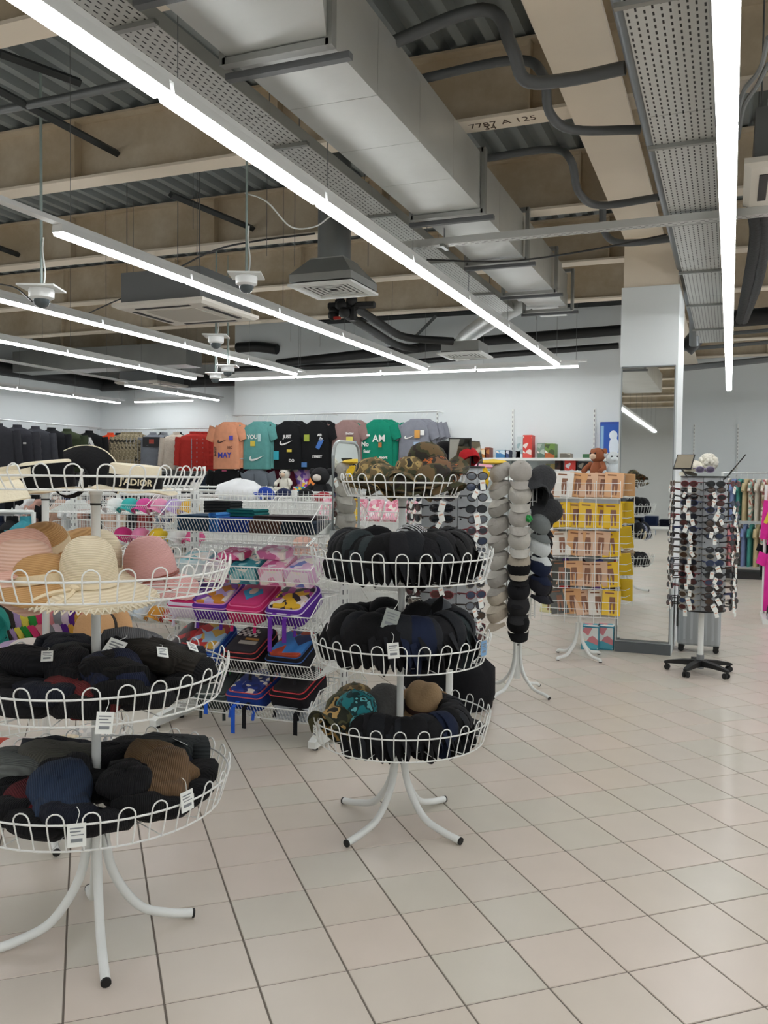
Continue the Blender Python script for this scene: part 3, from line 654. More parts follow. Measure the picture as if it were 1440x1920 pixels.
# ------------------------------------------------------------- nearest left stand: heaps of knitted hats
la = R(-49.7)
def heap(c, zb, R_, n, lb, grp, cols, special=(), s_=1, n2=13, ph=0):
    for k in range(n):
        a = ph+2*pi*k/n; z = zb+.035+(.028 if k % 2 else 0)
        KNIT[k % 3].put(T(polar(c, R_-.15, a, z)) @ RZ(a-pi/2+rnd.uniform(-.6, .6)) @ RX(rnd.uniform(.15, .4)) @ S(s_), lb, 'hat', grp, [cols[k % len(cols)]]*1)
    for k in range(n2):
        a = ph+2*pi*k/n2+.3
        KNIT[(k+1) % 3].put(T(polar(c, R_*(.25+.25*(k % 2)), a, zb+.05+.04*(k % 3))) @ RZ(rnd.uniform(0, 6.3)) @ RX(rnd.uniform(-.2, .2)) @ S(s_), lb, 'hat', grp, [cols[(k+2) % len(cols)]])
    for r_, a, z, yaw, tilt, m, l2 in special:
        KNIT[int(z*100) % 3].put(T(polar(c, r_, la+a, zb+z)) @ RZ(yaw) @ RX(tilt) @ S(s_*1.15), l2, 'hat', None, [m])
blk = [cloth(h, rv=.35, kind='rib', vs_=48, bump=0) for h in ('19191c', '141416', '1f1f22', '191c26')]
kn = lambda h: cloth(h, kind='rib', vs_=48, bump=0)
heap(LS, LT[1][0], LT[1][2], 19, 'black knitted hat in the heap on the third tier of the nearest left stand', 'black knitted hats on the third tier', blk, [
    (.25, -.25, .06, 1.2, .15, kn('6e2a2c'), 'maroon knitted hat at the front rim, third tier of nearest left stand'),
    (.22, .25, .12, .9, .2, kn('1c2238'), 'navy knitted hat in front of the pole, third tier of nearest left stand'),
    (.24, 1.25, .13, 1.9, .25, kn('2a2723'), 'dark brown knitted hat at the right rim, third tier of nearest left stand'),
    (.18, 2.3, .15, .4, -.3, kn('6b6c6e'), 'grey fleece hat behind the pole, third tier of nearest left stand'),
    (.2, -1.4, .13, 2.6, .2, blk[0], 'big black knitted hat left of the pole, third tier of nearest left stand'),
    (.14, 1.7, .14, 1.2, .2, blk[1], 'black hat with a small white eagle patch, third tier of nearest left stand')], .93)
heap(LS, LT[0][0], LT[0][2], 19, 'black knitted hat in the heap on the lowest tier of the nearest left stand', 'black knitted hats on the lowest tier', blk, [
    (.26, .98, .115, .5, .3, kn('6d563f'), 'brown ribbed hat at the right, lowest tier of nearest left stand'),
    (.22, 1.25, .13, 1.3, .3, kn('72593f'), 'light brown knitted hat at the right, lowest tier of nearest left stand'),
    (.235, -.5, .12, .8, .35, kn('2f3c52'), 'blue grey knitted hat at the front, lowest tier of nearest left stand'),
    (.26, -1.75, .13, 2.2, .2, kn('6c706d'), 'pale grey knitted hat at the left, lowest tier of nearest left stand'),
    (.16, -2.1, .14, 2.5, .15, kn('585750'), 'olive grey knitted hat left of the pole, lowest tier of nearest left stand'),
    (.25, -.85, .07, 1.0, .15, kn('5a1d22'), 'dark red knitted hat low at the left front, lowest tier of nearest left stand'),
    (.3, 2.0, .12, 2.3, .1, kn('2b2f30'), 'charcoal hat with pale stripes at the back, lowest tier of nearest left stand')], .93, ph=.2)
# price tags
tagm = mat('e9ece8', .5); inkm = mat('7d8287', .6)
def price_tag(p, yaw, lb, s_=1, m=tagm, tilt=0, roll=0):
    t = thing('price_tag', lb, 'price tag', M=T(p) @ RZ(yaw) @ RX(tilt) @ RY(roll) @ S(s_))
    MB().box((0, 0, 0), (.042, .0016, .056)).build('card', m, t, sharp=20)
    MB().box((0, -.0012, .017), (.03, .001, .003)).box((-.003, -.0012, .009), (.024, .001, .003)).box((.002, -.0012, .001), (.028, .001, .002)).box((0, -.0012, -.012), (.026, .001, .008)).build('print', inkm, t, sharp=20)
    MB().tube(spline([(0, 0, .028), (.006, .008, .05), (.0, .016, .062)], 3), .0008, 4).build('string', tagm, t)
def at_tag(px, py, y, *a, **k): price_tag(ay(px, py, y), YAW, *a, **k)
price_tag(polar(LS, .478, la+.05, .905), la+pi/2, 'white price tag on the maroon hat heap, third tier of nearest left stand', 1.2, tilt=-.05, roll=.1)
price_tag(polar(LS, .482, la+.62, .605), la+.6+pi/2, 'white price tag on the brown hat, lowest tier of nearest left stand', 1.2, roll=-.1)
price_tag(polar(LS, .476, la-.12, .565), la+pi/2, 'white and blue price tag at the front, lowest tier of nearest left stand', 1.3)
price_tag(polar(LS, .12, la+.5, 1.06), la+pi/2, 'white paper tag leaning by the pole, third tier of nearest left stand', 1.5, tilt=-.9, roll=.5)
price_tag(polar(CS, .32, ca-.15, 1.04), ca+pi/2, 'clear plastic tag dangling left of the pole, third tier of middle stand', 1.6, mat('9aa19d', .3), roll=.3)
price_tag(polar(CS, .434, ca-.08, .925), ca+pi/2, 'white price tag at the front rim, third tier of middle stand', 1.2, roll=-.1)
price_tag(polar(CS, .437, ca+1.02, .9), ca+1+pi/2, 'blue and white tag on the lavender cap, third tier of middle stand', 1.2, mat('6f9cc8', .5))
price_tag(polar(CS, .437, ca-1.1, .5), ca-1.1+pi/2, 'white tag at the left front rim, lowest tier of middle stand', 1.0)
price_tag(polar(CS, .435, ca-1.35, 1.36), ca-1.2+pi/2, 'white tag at the left rim, second tier of middle stand', 1.0, tilt=-.8)
for k, (r_, a, z, l2) in enumerate(((.2, -.9, 1.05, 'small white label on a black hat left of the pole, third tier of left stand'), (.3, .8, 1.06, 'small white label near the right rim, third tier of left stand'), (.34, 1.3, 1.05, 'tiny white label at the far right, third tier of left stand'), (.25, -1.6, .66, 'white label on a grey hat, lowest tier of left stand'), (.3, 1.7, .67, 'white label at the back right, lowest tier of left stand'))):
    price_tag(polar(LS, r_, la+a, z), la+pi/2+.5*k, l2, .9, tilt=-1.0, roll=.4*k)
# straw hats on its second tier and dressy hats on top
straw1 = mat('e6dac0', .8, kind='straw', c2='d3c4a4', vs_=62); straw2 = mat('d8a8a4', .8, kind='straw', c2='cd9894', vs_=70); straw3 = mat('e0b6a6', .85, kind='straw', c2='d3a392', vs_=60); straw4 = mat('c39a66', .85, kind='straw', c2='a97f4e', vs_=60)
zs = LT[2][0]
h1 = soft_hat('straw_hat', .092, .165, .215, straw1, .014, 1, 1, (mat('e3d5b8', .6), .014), .035, 36)
o = h1.put(T(ay(166, 1098, 2.26)) @ RX(.08) @ RY(.08), 'cream straw sun hat with lace brim nearest on the second tier, left stand', 'hat')
lace = MB()
for k in range(60):
    a = 2*pi*k/60; lace.tube([(.205*cos(a), .205*sin(a), -.026), (.226*cos(a+.05), .226*sin(a+.05), -.038), (.205*cos(a+.1), .205*sin(a+.1), -.026)], .004, 4)
lace.build('lace_trim', mat('ece3cd', .8, bump=.6, bs=150), o)
MB().tube(spline([(.03, -.1, .01), (.05, -.15, .0), (.04, -.2, -.02)]), .008, 5).tube(spline([(.03, -.1, .01), (-.02, -.15, .0), (-.05, -.2, -.02)]), .008, 5).ell((.03, -.1, .015), (.02, .012, .012), 8, 5).build('ribbon_bow', mat('e0cfae', .6), o)
h2 = soft_hat('straw_hat', .098, .18, .165, straw2, .02, 1, 4, None, .05, 32)
o = h2.put(T(ay(287, 1092, 2.72)) @ RY(-.12) @ RX(.15), 'dusty pink straw hat with a brown cord on the second tier, left stand', 'hat')
MB().tube(arc((0, 0), .102, 0, 2*pi, 32, .022)[:-1], .003, 5, close=True).tube(arc((0, 0), .1025, 0, 2*pi, 32, .031)[:-1], .003, 5, close=True).tube(spline([(.09, -.05, .02), (.12, -.08, .0), (.13, -.06, -.03)]), .003, 5).build('cord', mat('8a4b3c', .7), o)
h3 = soft_hat('straw_hat', .095, .15, .2, straw1, .02, 1, 7, None, .03, 32)
h3.put(T(ay(180, 1066, 2.62)) @ RX(-.05), 'cream straw hat standing behind the nearest one, second tier, left stand', 'hat')
h4 = soft_hat('straw_hat', .1, .12, .22, straw3, .045, 1, 9, None, .05, 32)
h4.put(T(polar(LS, .24, la-1.5, zs+.09)) @ RX(.1) @ RY(-.1), 'peach knitted sun hat crumpled at the left, second tier, left stand', 'hat')
h4.put(T(polar(LS, .25, la-1.2, zs+.06)) @ RZ(1.2) @ RX(.05), 'blush sun hat folded under the peach one, second tier, left stand', 'hat', None, [mat('dfbfae', .85, kind='straw', c2='cfa893', vs_=28)])
h5 = soft_hat('straw_hat', .095, .1, .2, straw4, .03, 1, 11, (cream, .03), .03, 32)
h5.put(T(polar(LS, .24, la-.75, zs+.035)) @ RX(.05) @ RY(-.1), 'tan woven straw hat under the others at the left front, second tier, left stand', 'hat')
h5.put(T(polar(LS, .22, la-2.2, zs+.12)) @ RX(.4), 'honey coloured straw hat at the left back, second tier, left stand', 'hat')
pale = mat('ece2c8', .7, var=.05, vs_=20, bump=.2, bs=140); blackf = cloth('151517')
b1 = soft_hat('boater_hat', .088, .085, .145, pale, .008, 0, 1, (blackf, .042), .0, 36)
M1 = T(ay(252, 918, 2.40)) @ RZ(la+pi/2) @ RX(.05) @ RY(.07)
o = b1.put(M1, 'cream boater hat with a black lettered band, top tier of left stand', 'hat')
me = wordmesh("J'ADIOR", .030, .0008, .0008); me.materials.clear(); me.materials.append(mat('e4d9bd', .6))
for v in me.vertices:
    x, y, z = v.co; a = x/.0925; q = .0938+z; v.co = (q*sin(a), -q*cos(a), .029+y)
part('lettering', me, o)
b2 = soft_hat('sun_hat', .088, .105, .15, pale, .01, 0, 3, (blackf, .085), 0, 36)
b2.put(T(ay(92, 921, 2.36)) @ RX(.06) @ RY(-.1), 'cream hat with a deep black band at the left of the top tier, left stand', 'hat')
def visor_mk():
    f = lambda th: (lambda u, v: ((.07+.12*v)*sin((u-.5)*2.3), (.07+.12*v)*cos((u-.5)*2.3), -.05*v*v-th))
    m = MB().grid(f(0), 16, 4).grid(f(.004), 16, 4)
    o = m.build('sun_visor', blackf)
    MB().tube([f(.002)(i/16, 1) for i in range(17)], .004, 5).build('piping', pale, o)
    MB().lathe([(.073, 0), (.077, 0), (.077, .03), (.073, .03), (.073, 0)], 20, caps=False).build('headband', blackf, o)
    return o
VIS = Kind(visor_mk)
VIS.put(T(ay(136, 903, 2.40)) @ RZ(YAW-.15) @ RX(1.2) @ RZ(-.6) @ S(.82), 'black visor with cream piping standing upright on the top tier, left stand', 'visor')
VIS.put(T(polar(LS, .27, la-1.5, LT[3][0]+.04)) @ RZ(la-2.4) @ RX(-.2), 'cream visor with dark band at the far left of the top tier, left stand', 'visor', None, [pale])
# ------------------------------------------------------------- half hidden left stand
colsL = ['2f9187', '2a2622', 'a08bb4', 'd9cf52', '2f8a3c', 'c93a6b', 'd58a8f', '8d9096', 'd7c7d6', '5a2a86', 'd1a143', 'e0928c', 'c98b3b']
nm = ['teal', 'black brown', 'lavender', 'lime yellow', 'green', 'crimson', 'salmon', 'grey', 'pale lilac', 'purple', 'ochre', 'coral pink', 'amber']
for k, h in enumerate(colsL):
    a = la+R(262)-k*R(13)
    r_ = Vector((cos(a), sin(a), 0)); t_ = Vector((sin(a), -cos(a), 0)); z_ = Vector((0, 0, 1))
    Z = (t_*.8+z_*.35).normalized(); Y = (-r_*.3-z_*.9); Y = (Y-Z*Y.dot(Z)).normalized()
    CAP.put(basis(Y.cross(Z), Y, Z, polar(LS2, .25, a, LT2[1][0]+.14)), nm[k]+' cap in the coloured row on the half hidden left stand', 'cap', None, [cloth(h)])
k_ = soft_hat('sun_hat', .095, .11, .15, mat('c79a6a', .7, bump=.3, var=.1), .01, 1, 3, (BLACK, .02), .03)
k_.put(T(polar(LS2, .27, la+1.05, LT2[1][0]+.13)) @ RZ(la+1) @ RX(1.2), 'large tan hat edged in black standing at the right of the half hidden stand', 'hat')
k_ = soft_hat('sun_hat', .095, .09, .16, cloth('ddd3cb'), .03, 1, 4)
k_.put(T(polar(LS2, .2, la-.3, LT2[1][0]+.03)), 'off white cloth hat on the third tier of the half hidden stand', 'hat')
k_.put(T(polar(LS2, .22, la-.5, LT2[0][0]+.03)) @ RY(.1), 'white knotted hat on the lowest tier of the half hidden stand', 'hat')
k_.put(T(polar(LS2, .24, la-.95, LT2[0][0]+.02)), 'orange red hat on the lowest tier of the half hidden stand', 'hat', None, [cloth('c2503c')])
k_.put(T(polar(LS2, .2, la+.5, LT2[0][0]+.02)), 'straw coloured net hat on the lowest tier of the half hidden stand', 'hat', None, [straw1])
k_.put(T(polar(LS2, .2, la+1.5, LT2[0][0]+.02)), 'white hat with grey pattern on the lowest tier of the half hidden stand', 'hat', None, [mat('dcdcd8', .8, kind='print', c2='8e9094', c3='c8c8c6', vs_=40)])
k_.put(T(polar(LS2, .17, la-.8, LT2[1][0]+.01)), 'pale violet hat brim on the third tier of the half hidden stand', 'hat', None, [cloth('b7a3c6')])
for k, (h, l2, r_, a, z) in enumerate((('4d5434', 'olive camouflage', .2, -1.2, .06), ('6b4a2e', 'brown', .24, -.75, .07), ('2b6244', 'dark green', .26, .1, .06), ('d9a9b4', 'pink', .25, -.3, .02), ('a9c8a4', 'pale green', .25, -.6, .0))):
    CAP.put(T(polar(LS2, r_, la+a, LT2[2][0]+z)) @ RZ(la+a-pi/2+.3) @ RX(.1), l2+' cap peeping over the second tier of the half hidden stand', 'cap', None, [cloth(h) if k else camo4])
VIS.put(T(polar(LS2, .15, la-1.2, LT2[3][0]+.04)) @ RZ(.3), 'black visor on the top tier of the half hidden stand', 'visor')
# ------------------------------------------------------------- shelving islands with wire baskets
def basket_mesh(w_, d, zf, zbk, wires=.022, r=.0022, parent=None):
    """front rim at y=0; depth d; local z=0 is the basket floor"""
    m = MB(); side = [(0, zf), (.06, 0), (d, 0), (d, zbk), (.14, zbk)]
    for sx in (-1, 1):
        m.tube([(sx*w_/2, y, z) for y, z in side], .0035, 5, close=True)
        for k in range(1, 14):
            y = .06+(d-.06)*k/14; z1 = zbk if y > .14 else zf+(zbk-zf)*y/.14
            m.tube([(sx*w_/2, y, 0), (sx*w_/2, y, z1)], r, 3, caps=False)
    for y, z in ((0, zf), (.06, 0), (d, 0), (d, zbk)): m.tube([(-w_/2, y, z), (w_/2, y, z)], .004, 5)
    n = int(w_/wires)
    for k in range(1, n):
        x = -w_/2+w_*k/n; m.tube([(x, 0, zf), (x, .06, 0), (x, d, 0)], r, 3, caps=False)
        if k % 2: m.tube([(x, d, 0), (x, d, zbk)], r, 3, caps=False)
    return m
def island(lb, x0, bays, w_, ysp, tiers, two=True, d=.40, top=1.62, zf=.09, zbk=.19):
    t = thing('shelving_island', lb, 'shelving', (x0, ysp, 0)); um = None
    def post():
        m = MB().box((0, 0, top/2+.03), (.03, .06, top-.06)); z = .2
        while z < top-.05:
            for sy in (-1, 1): m.box((0, sy*.0305, z), (.008, .002, .03), 1)
            m.box((.0155, 0, z), (.002, .01, .03), 1); z += .06
        return m
    for k in range(bays+1):
        if um is None: um = post().build('upright', [WHITE, GREYM], t, sharp=20).data
        else: part('upright', um, t, T(k*w_, 0, 0))
        f = MB().loft([[(-.025, y, .02), (.025, y, .02), (.025, y, z), (-.025, y, z)] for y, z in ((-.47, .06), (-.40, .085), (0, .11), (.40, .085), (.47, .06))]).build('foot_bar', WHITE, t, sharp=20); f.location.x = k*w_
        for y in (-.42, -.15, .42): MB().tube([(0, y, 0), (0, y, .025)], .018, 8).build('levelling_foot', BLACK, f)
    bm = brm = gm = None
    for k in range(bays):
        if gm is None:
            g = MB()
            for i in range(1, 30): g.tube([(w_*i/30, 0, .18), (w_*i/30, 0, top-.05)], .0018, 3, caps=False)
            for i in range(30): g.tube([(.01, 0, .18+(top-.25)*i/29), (w_-.01, 0, .18+(top-.25)*i/29)], .0018, 3, caps=False)
            gm = g.build('back_mesh', WIRE, t).data
        else: part('back_mesh', gm, t, T(k*w_, 0, 0))
        for z in tiers:
            for s_ in ((-1, 1) if two else (-1,)):
                M = T((k+.5)*w_, 0, z) @ (RZ(0) if s_ < 0 else RZ(pi)) @ T(0, -.05-d, 0)
                if bm is None: b = basket_mesh(w_-.05, d, zf, zbk).build('wire_basket', WIRE, t); bm = b.data; b.matrix_basis = M
                else: b = part('wire_basket', bm, t, M)
                for sx in (-1, 1):
                    if brm is None:
                        br = MB().prism([(0, 0), (.3, .10), (.36, .10), (.36, 0)], .003, M=T(-(w_-.05)/2-.008, d+.04-.36, .01) @ Matrix(((0, 0, 1, 0), (1, 0, 0, 0), (0, 1, 0, 0), (0, 0, 0, 1)))).build('bracket', WHITE, b, sharp=20); brm = br.data
                    else: part('bracket', brm, b, T((w_-.05+.013)*(sx > 0), 0, 0))
    return t
G1 = dict(x=(-3.47, -2.31), y=5.10)
TI = [.145, .42, .72, 1.01, 1.305]
island('white five tier shelving island of wire baskets with school bags', -3.47, 1, 1.16, 5.10, TI)
island('white shelving island of wire baskets with caps and sun hats, behind the school bags', -6.18, 3, 1.26, 6.95, [.30, .72, 1.02, 1.30], top=1.55)
# arched mirror clamped to the island end
mt = thing('mirror', 'arched silver framed mirror on the end of the school bag island', 'mirror', (-2.285, 5.04, 1.31))
op = [(-.2, .02), (.2, .02)]+[(.2-.09+.09*cos(a), .49+.09*sin(a)) for a in (0, .4, .8, 1.2, 1.57)]+[(-.2+.09+.09*cos(a), .49+.09*sin(a)) for a in (1.57, 1.95, 2.35, 2.75, 3.14)]
MM = Matrix(((0, 0, 1, 0), (1, 0, 0, 0), (0, 1, 0, 0), (0, 0, 0, 1)))
MB().prism(op, .006, M=MM).build('glass', MIRROR, mt, sharp=20)
MB().tube([(.004, y, z) for y, z in op], .011, 6, close=True).box((.004, 0, .005), (.03, .42, .04)).build('mirror_frame', mat('aeb5b5', .35, .5), mt, sharp=50)
MB().box((-.01, 0, -.06), (.012, .03, .16)).build('clamp', WHITE, mt)
# school bags
def bag_mk():
    def rr(w_, h, z, n=5):
        p = []; r1, r2 = .035, .09
        for cx, cy, r, a0 in ((w_/2-r1, -h/2+r1, r1, -pi/2), (w_/2-r2, h/2-r2, r2, 0), (-w_/2+r2, h/2-r2, r2, pi/2), (-w_/2+r1, -h/2+r1, r1, pi)):
            p += [(cx+r*cos(a0+pi/2*k/n), cy+r*sin(a0+pi/2*k/n), z) for k in range(n+1)]
        return p
    o = MB().loft([rr(.24, .32, -.065), rr(.265, .345, -.05), rr(.27, .35, 0), rr(.265, .345, .04), rr(.25, .33, .05)]).build('school_bag', BLACK, sharp=50)
    MB().loft([rr(.225, .30, .045), rr(.22, .295, .066), rr(.195, .265, .07)]).build('front_panel', BLACK, o, sharp=50)
    MB().tube(rr(.232, .31, .052), .0055, 5, close=True).tube(rr(.268, .348, .03), .0045, 4, close=True).build('piping', BLACK, o)
    MB().tube(spline([(-.04, .165, -.03), (-.035, .2, -.02), (.035, .2, -.02), (.04, .165, -.03)]), .008, 5).build('handle', BLACK, o)
    def strap(x): return [(x, -.15, -.06), (x, -.19, -.05), (x+.01, -.23, -.09)]
    for sx in (-.085, .085): MB().tube(strap(sx), .011, 4, M=S(1, 1, 1)).build('strap', BLACK, o)
    return o
BAG = Kind(bag_mk)
def bag(px, py, zb, m, lb, y=4.86, tilt=24, roll=0, dz=.105):
    x = ay(px, py, y).x; x = min(-2.49, max(-3.30, x))
    return BAG.put(T(x, y+.02, zb+dz+.03) @ RZ(R(roll)) @ RX(R(tilt)), lb, 'school bag', None, m)
P = lambda a, b, c, s_=18: mat(a, .5, kind='print', c2=b, c3=c, vs_=s_)
def col5(body, panel, pip): return [cloth(body)], panel, pip
def bagm(o, body, panel, pip, strap=None):
    mm = {'school_bag': body, 'front_panel': panel, 'piping': pip, 'handle': body, 'strap': strap or body}
    for x in [o]+list(o.children): s_ = x.material_slots[0]; s_.link = 'OBJECT'; s_.material = mm[x.name.split('.')[0]]
    if o == BAG.o: KIDS[o.name] = [(c, []) for c in o.children]
pk, dk, bl, pu = cloth('c22c66'), cloth('1c1b20'), cloth('22408e'), cloth('5b2f93')
redp = mat('c0303a', .5)
bagm(bag(345, 1125, .72, None, 'white and pink school bag at the left end of the middle basket', roll=4), cloth('d8cfe0'), P('d8cfe4', 'c22c66', '5b2f93', 12), pk)
bagm(bag(412, 1122, .72, None, 'lilac flower print school bag in the middle basket', roll=3), pu, P('c9b6e8', '8a4fb0', 'd9902f', 16), mat('d58ac8', .5))
bagm(bag(478, 1124, .72, None, 'bright pink school bag with a blue heart badge in the middle basket', roll=-2), pk, mat('cf3a78', .55), mat('e86aa0', .5))
hb = bpy.context.scene.collection.objects[-1]
bagm(bag(552, 1126, .72, None, 'purple and black school bag with coloured splashes, right of the middle basket', roll=-3), pu, P('241f2c', 'a8348c', 'e0b52f', 20), mat('d9c9e8', .5))
bagm(bag(330, 1200, .42, None, 'red and black school bag at the left of the fourth basket', roll=5), dk, P('b52a2a', '2c1f24', '6b1f22', 14), redp)
bagm(bag(395, 1202, .42, None, 'blue school bag with a red and sky blue picture panel in the fourth basket', roll=3), bl, P('9fc4e0', 'c03230', 'd9ae4a', 13), mat('2f6fb8', .5))
o_ck = bag(470, 1212, .42, None, 'black school bag with a chequered flag panel and red piping in the fourth basket', roll=-2); bagm(o_ck, dk, mat('26252a', .6), mat('b23a38', .5))
bagm(bag(552, 1213, .42, None, 'black school bag with an orange and blue panel at the right of the fourth basket', roll=-3), dk, P('3a7fc6', 'b5482c', '28355e', 10), mat('24508e', .5))
bagm(bag(415, 1300, .145, None, 'grey green school bag with two small figures patch, lowest basket', tilt=30, roll=3), cloth('3a4140'), mat('3f4644', .6), mat('7d8a86', .5))
bagm(bag(478, 1312, .145, None, 'royal blue school bag with a sketched car panel, lowest basket', tilt=16, roll=-2), bl, P('2a3f96', '30479e', '1f2c6e', 30), mat('c8505a', .5), mat('2a5fd0', .5))
bagm(bag(560, 1300, .145, None, 'black school bag with red piping on a pale folded stack, lowest basket', tilt=20, roll=-4, dz=.15), dk, mat('221f22', .6), redp)
bag0 = BAG.o
# badges and flags on the panels: small raised pieces
def badge(o, mb, mats, nm='badge'): b = mb.build(nm, mats, o); return b
pkb = [o for o in col.objects if o.get('label', '').startswith('bright pink school')][0]
badge(pkb, MB().prism([(0, -.09), (.075, .0), (.045, .045), (0, .02), (-.045, .045), (-.075, .0)], .004, M=T(0, -.01, .07)), mat('3b9cc8', .5))
badge(pkb, MB().ell((0, .0, .073), (.032, .04, .008), 10, 5), mat('e8c4b0', .6), 'emblem')
flag = MB()
for i in range(7):
    for j in range(4):
        if (i+j) % 2 == 0: flag.box((-.085+i*.02, .02+j*.02, .0715), (.02, .02, .003))
badge(o_ck, flag, mat('e6e4de', .6), 'chequered_flag')
badge(o_ck, MB().box((.02, -.06, .0715), (.13, .035, .003)).box((.03, -.02, .0715), (.1, .02, .003), 1), [mat('a8a49a', .6), mat('b8863c', .6)], 'print_band')
gb = [o for o in col.objects if o.get('label', '').startswith('grey green school')][0]
for k, h in enumerate(('3f7fc0', '4fa060')): badge(gb, MB().lathe([(.002, .006), (.03, .006), (.03, 0), (.002, 0)], 10, M=T(-.03+.06*k, .03, .069)), mat(h, .5))
# hanging straps over the basket edge
for x_, z_, l, h, l2 in ((-2.60, .80, .2, '6a35a0', 'purple bag strap hanging over the middle basket edge, left of two'), (-2.50, .80, .14, '6a35a0', 'purple bag strap hanging over the middle basket edge, right of two'), (-2.86, .22, .16, '2a5fd0', 'blue bag strap hanging from the lowest basket'), (-2.78, .22, .12, '17171a', 'black bag strap hanging from the lowest basket beside the blue one'), (-2.42, .22, .12, '17171a', 'black bag strap hanging at the right end of the lowest basket'), (-3.06, .21, .05, '2a5fd0', 'short blue bag strap at the lowest basket')):
    m = MB(); m.grid(lambda u, v: (x_+(u-.5)*.028, 4.64-.012*sin(min(1, v*5)*pi/2)+(.05 if v == 0 else 0), z_+.02-(l+.03)*v), 1, 8)
    m.grid(lambda u, v: (x_+(u-.5)*.028, 4.637-.012*sin(min(1, v*5)*pi/2)+(.05 if v == 0 else 0), z_+.02-(l+.03)*v), 1, 8)
    m.build('bag_strap', cloth(h), label=l2, cat='strap')
# pale folded stack, boxes
def folded(name, c, d, m, lb, cat='clothing', rz=0, group=None):
    def mk(w_, h): return [(-w_/2, -.0), (w_/2, -.0), (w_/2+.006, h*.5), (w_/2, h), (-w_/2, h), (-w_/2-.003, h*.5)]
    n = max(1, round(d[2]/.022)); t = MB(); h = d[2]/n
    for k in range(n):
        j = rnd.uniform(-.004, .004)
        t.loft([[(x+j, y*d[1]/2*s_, z*s_+k*h+h*(1-s_)/2) for x, z in mk(d[0]*s_, h*.96)] for y, s_ in ((-1.02, .8), (-.97, 1), (.97, 1), (1.02, .8))])
    return t.build(name, m, label=lb, cat=cat, group=group, M=T(c) @ RZ(rz), sharp=50)
folded('folded_shirts', (-2.5, 4.84, .15), (.24, .26, .08), [cloth('cfd3d8')], 'pale folded pile under the black and red school bag')
folded('folded_jeans', (-3.22, 4.86, 1.31), (.24, .3, .10), [cloth('33506b')], 'blue denim pile at the left of the top basket')
folded('folded_jeans', (-3.16, 4.98, 1.42), (.2, .16, .08), [cloth('2a2c2e')], 'charcoal denim pile on the blue pile, top basket')
folded('folded_shirts', (-2.93, 4.86, 1.31), (.2, .3, .09), [cloth('1f3f94')], 'royal blue pack with an orange badge, top basket')
folded('folded_shirts', (-2.95, 4.95, 1.405), (.2, .2, .045), [cloth('1d6a6a')], 'teal folded shirt on the royal blue pack, top basket')
folded('folded_shirts', (-2.70, 4.86, 1.31), (.2, .3, .075), [cloth('5a3c34')], 'brown and green folded pile, top basket')
folded('folded_shirts', (-2.47, 4.86, 1.31), (.2, .3, .08), [cloth('22303f')], 'dark folded pile at the right of the top basket')
folded('folded_towel', (-2.62, 4.93, 1.395), (.4, .26, .02), [cloth('3d3336')], 'thin dark folded cloth on the brown and dark piles, top basket')
folded('folded_jeans', (-3.06, 4.84, 1.31), (.05, .3, .12), [cloth('3f7fc0')], 'sky blue pack standing between denim and royal blue piles')
boxes = [(-3.28, .20, '8fc0c8', '3fa3ae', 'f0f0ec', 'pale green toy box at the left of the second basket'), (-3.07, .16, 'd98ab8', 'c2408a', 'efe2ea', 'pink toy box in a clear sleeve, second basket'), (-2.87, .19, '2f8f9c', '1f6f80', '8fc4c8', 'teal toy case in the middle of the second basket'), (-2.66, .17, 'e3a0bc', 'c65a90', 'f2dfe8', 'rose toy box right of the teal case, second basket'), (-2.46, .18, 'd9b0d0', '6a78c0', 'f2e4ec', 'lilac toy box at the right end of the second basket')]
def toybox(c, d, m, lb, tilt=0, rz=0, sidem=None):
    t = thing('toy_box', lb, 'box', M=T(c) @ RZ(rz) @ RX(tilt))
    MB().box((0, 0, d[2]/2), d).build('carton', sidem or m, t, sharp=20)
    MB().box((0, -d[1]/2-.001, d[2]/2), (d[0]*.92, .003, d[2]*.9)).build('front_print', m, t, sharp=20)
    MB().box((0, 0, d[2]+.001), (d[0]*.9, d[1]*.85, .003)).build('lid', m, t, sharp=20)
    return t
for x, w_, a, b, c, l2 in boxes:
    toybox((x, 4.86, 1.015), (w_, .24, .11), P(a, b, c, 22), l2, R(18), rnd.uniform(-.1, .1), mat(a, .4))
toybox((-2.98, 4.86, 1.14), (.18, .16, .04), P('c22c66', 'e06a9c', 'f3c0d4', 22), 'crimson toy case lying on the pink box, second basket', R(12))
toybox((-2.72, 4.92, 1.15), (.2, .16, .05), P('e8a8c4', 'd070a0', 'f6e0ea', 22), 'light pink toy case lying on top, second basket', R(12))
MB().box((-3.2, 4.66, 1.075), (.42, .004, .1)).build('shelf_divider', mat('dfe8ea', .1, alpha=.35), label='clear plastic divider at the left of the second basket', cat='divider')
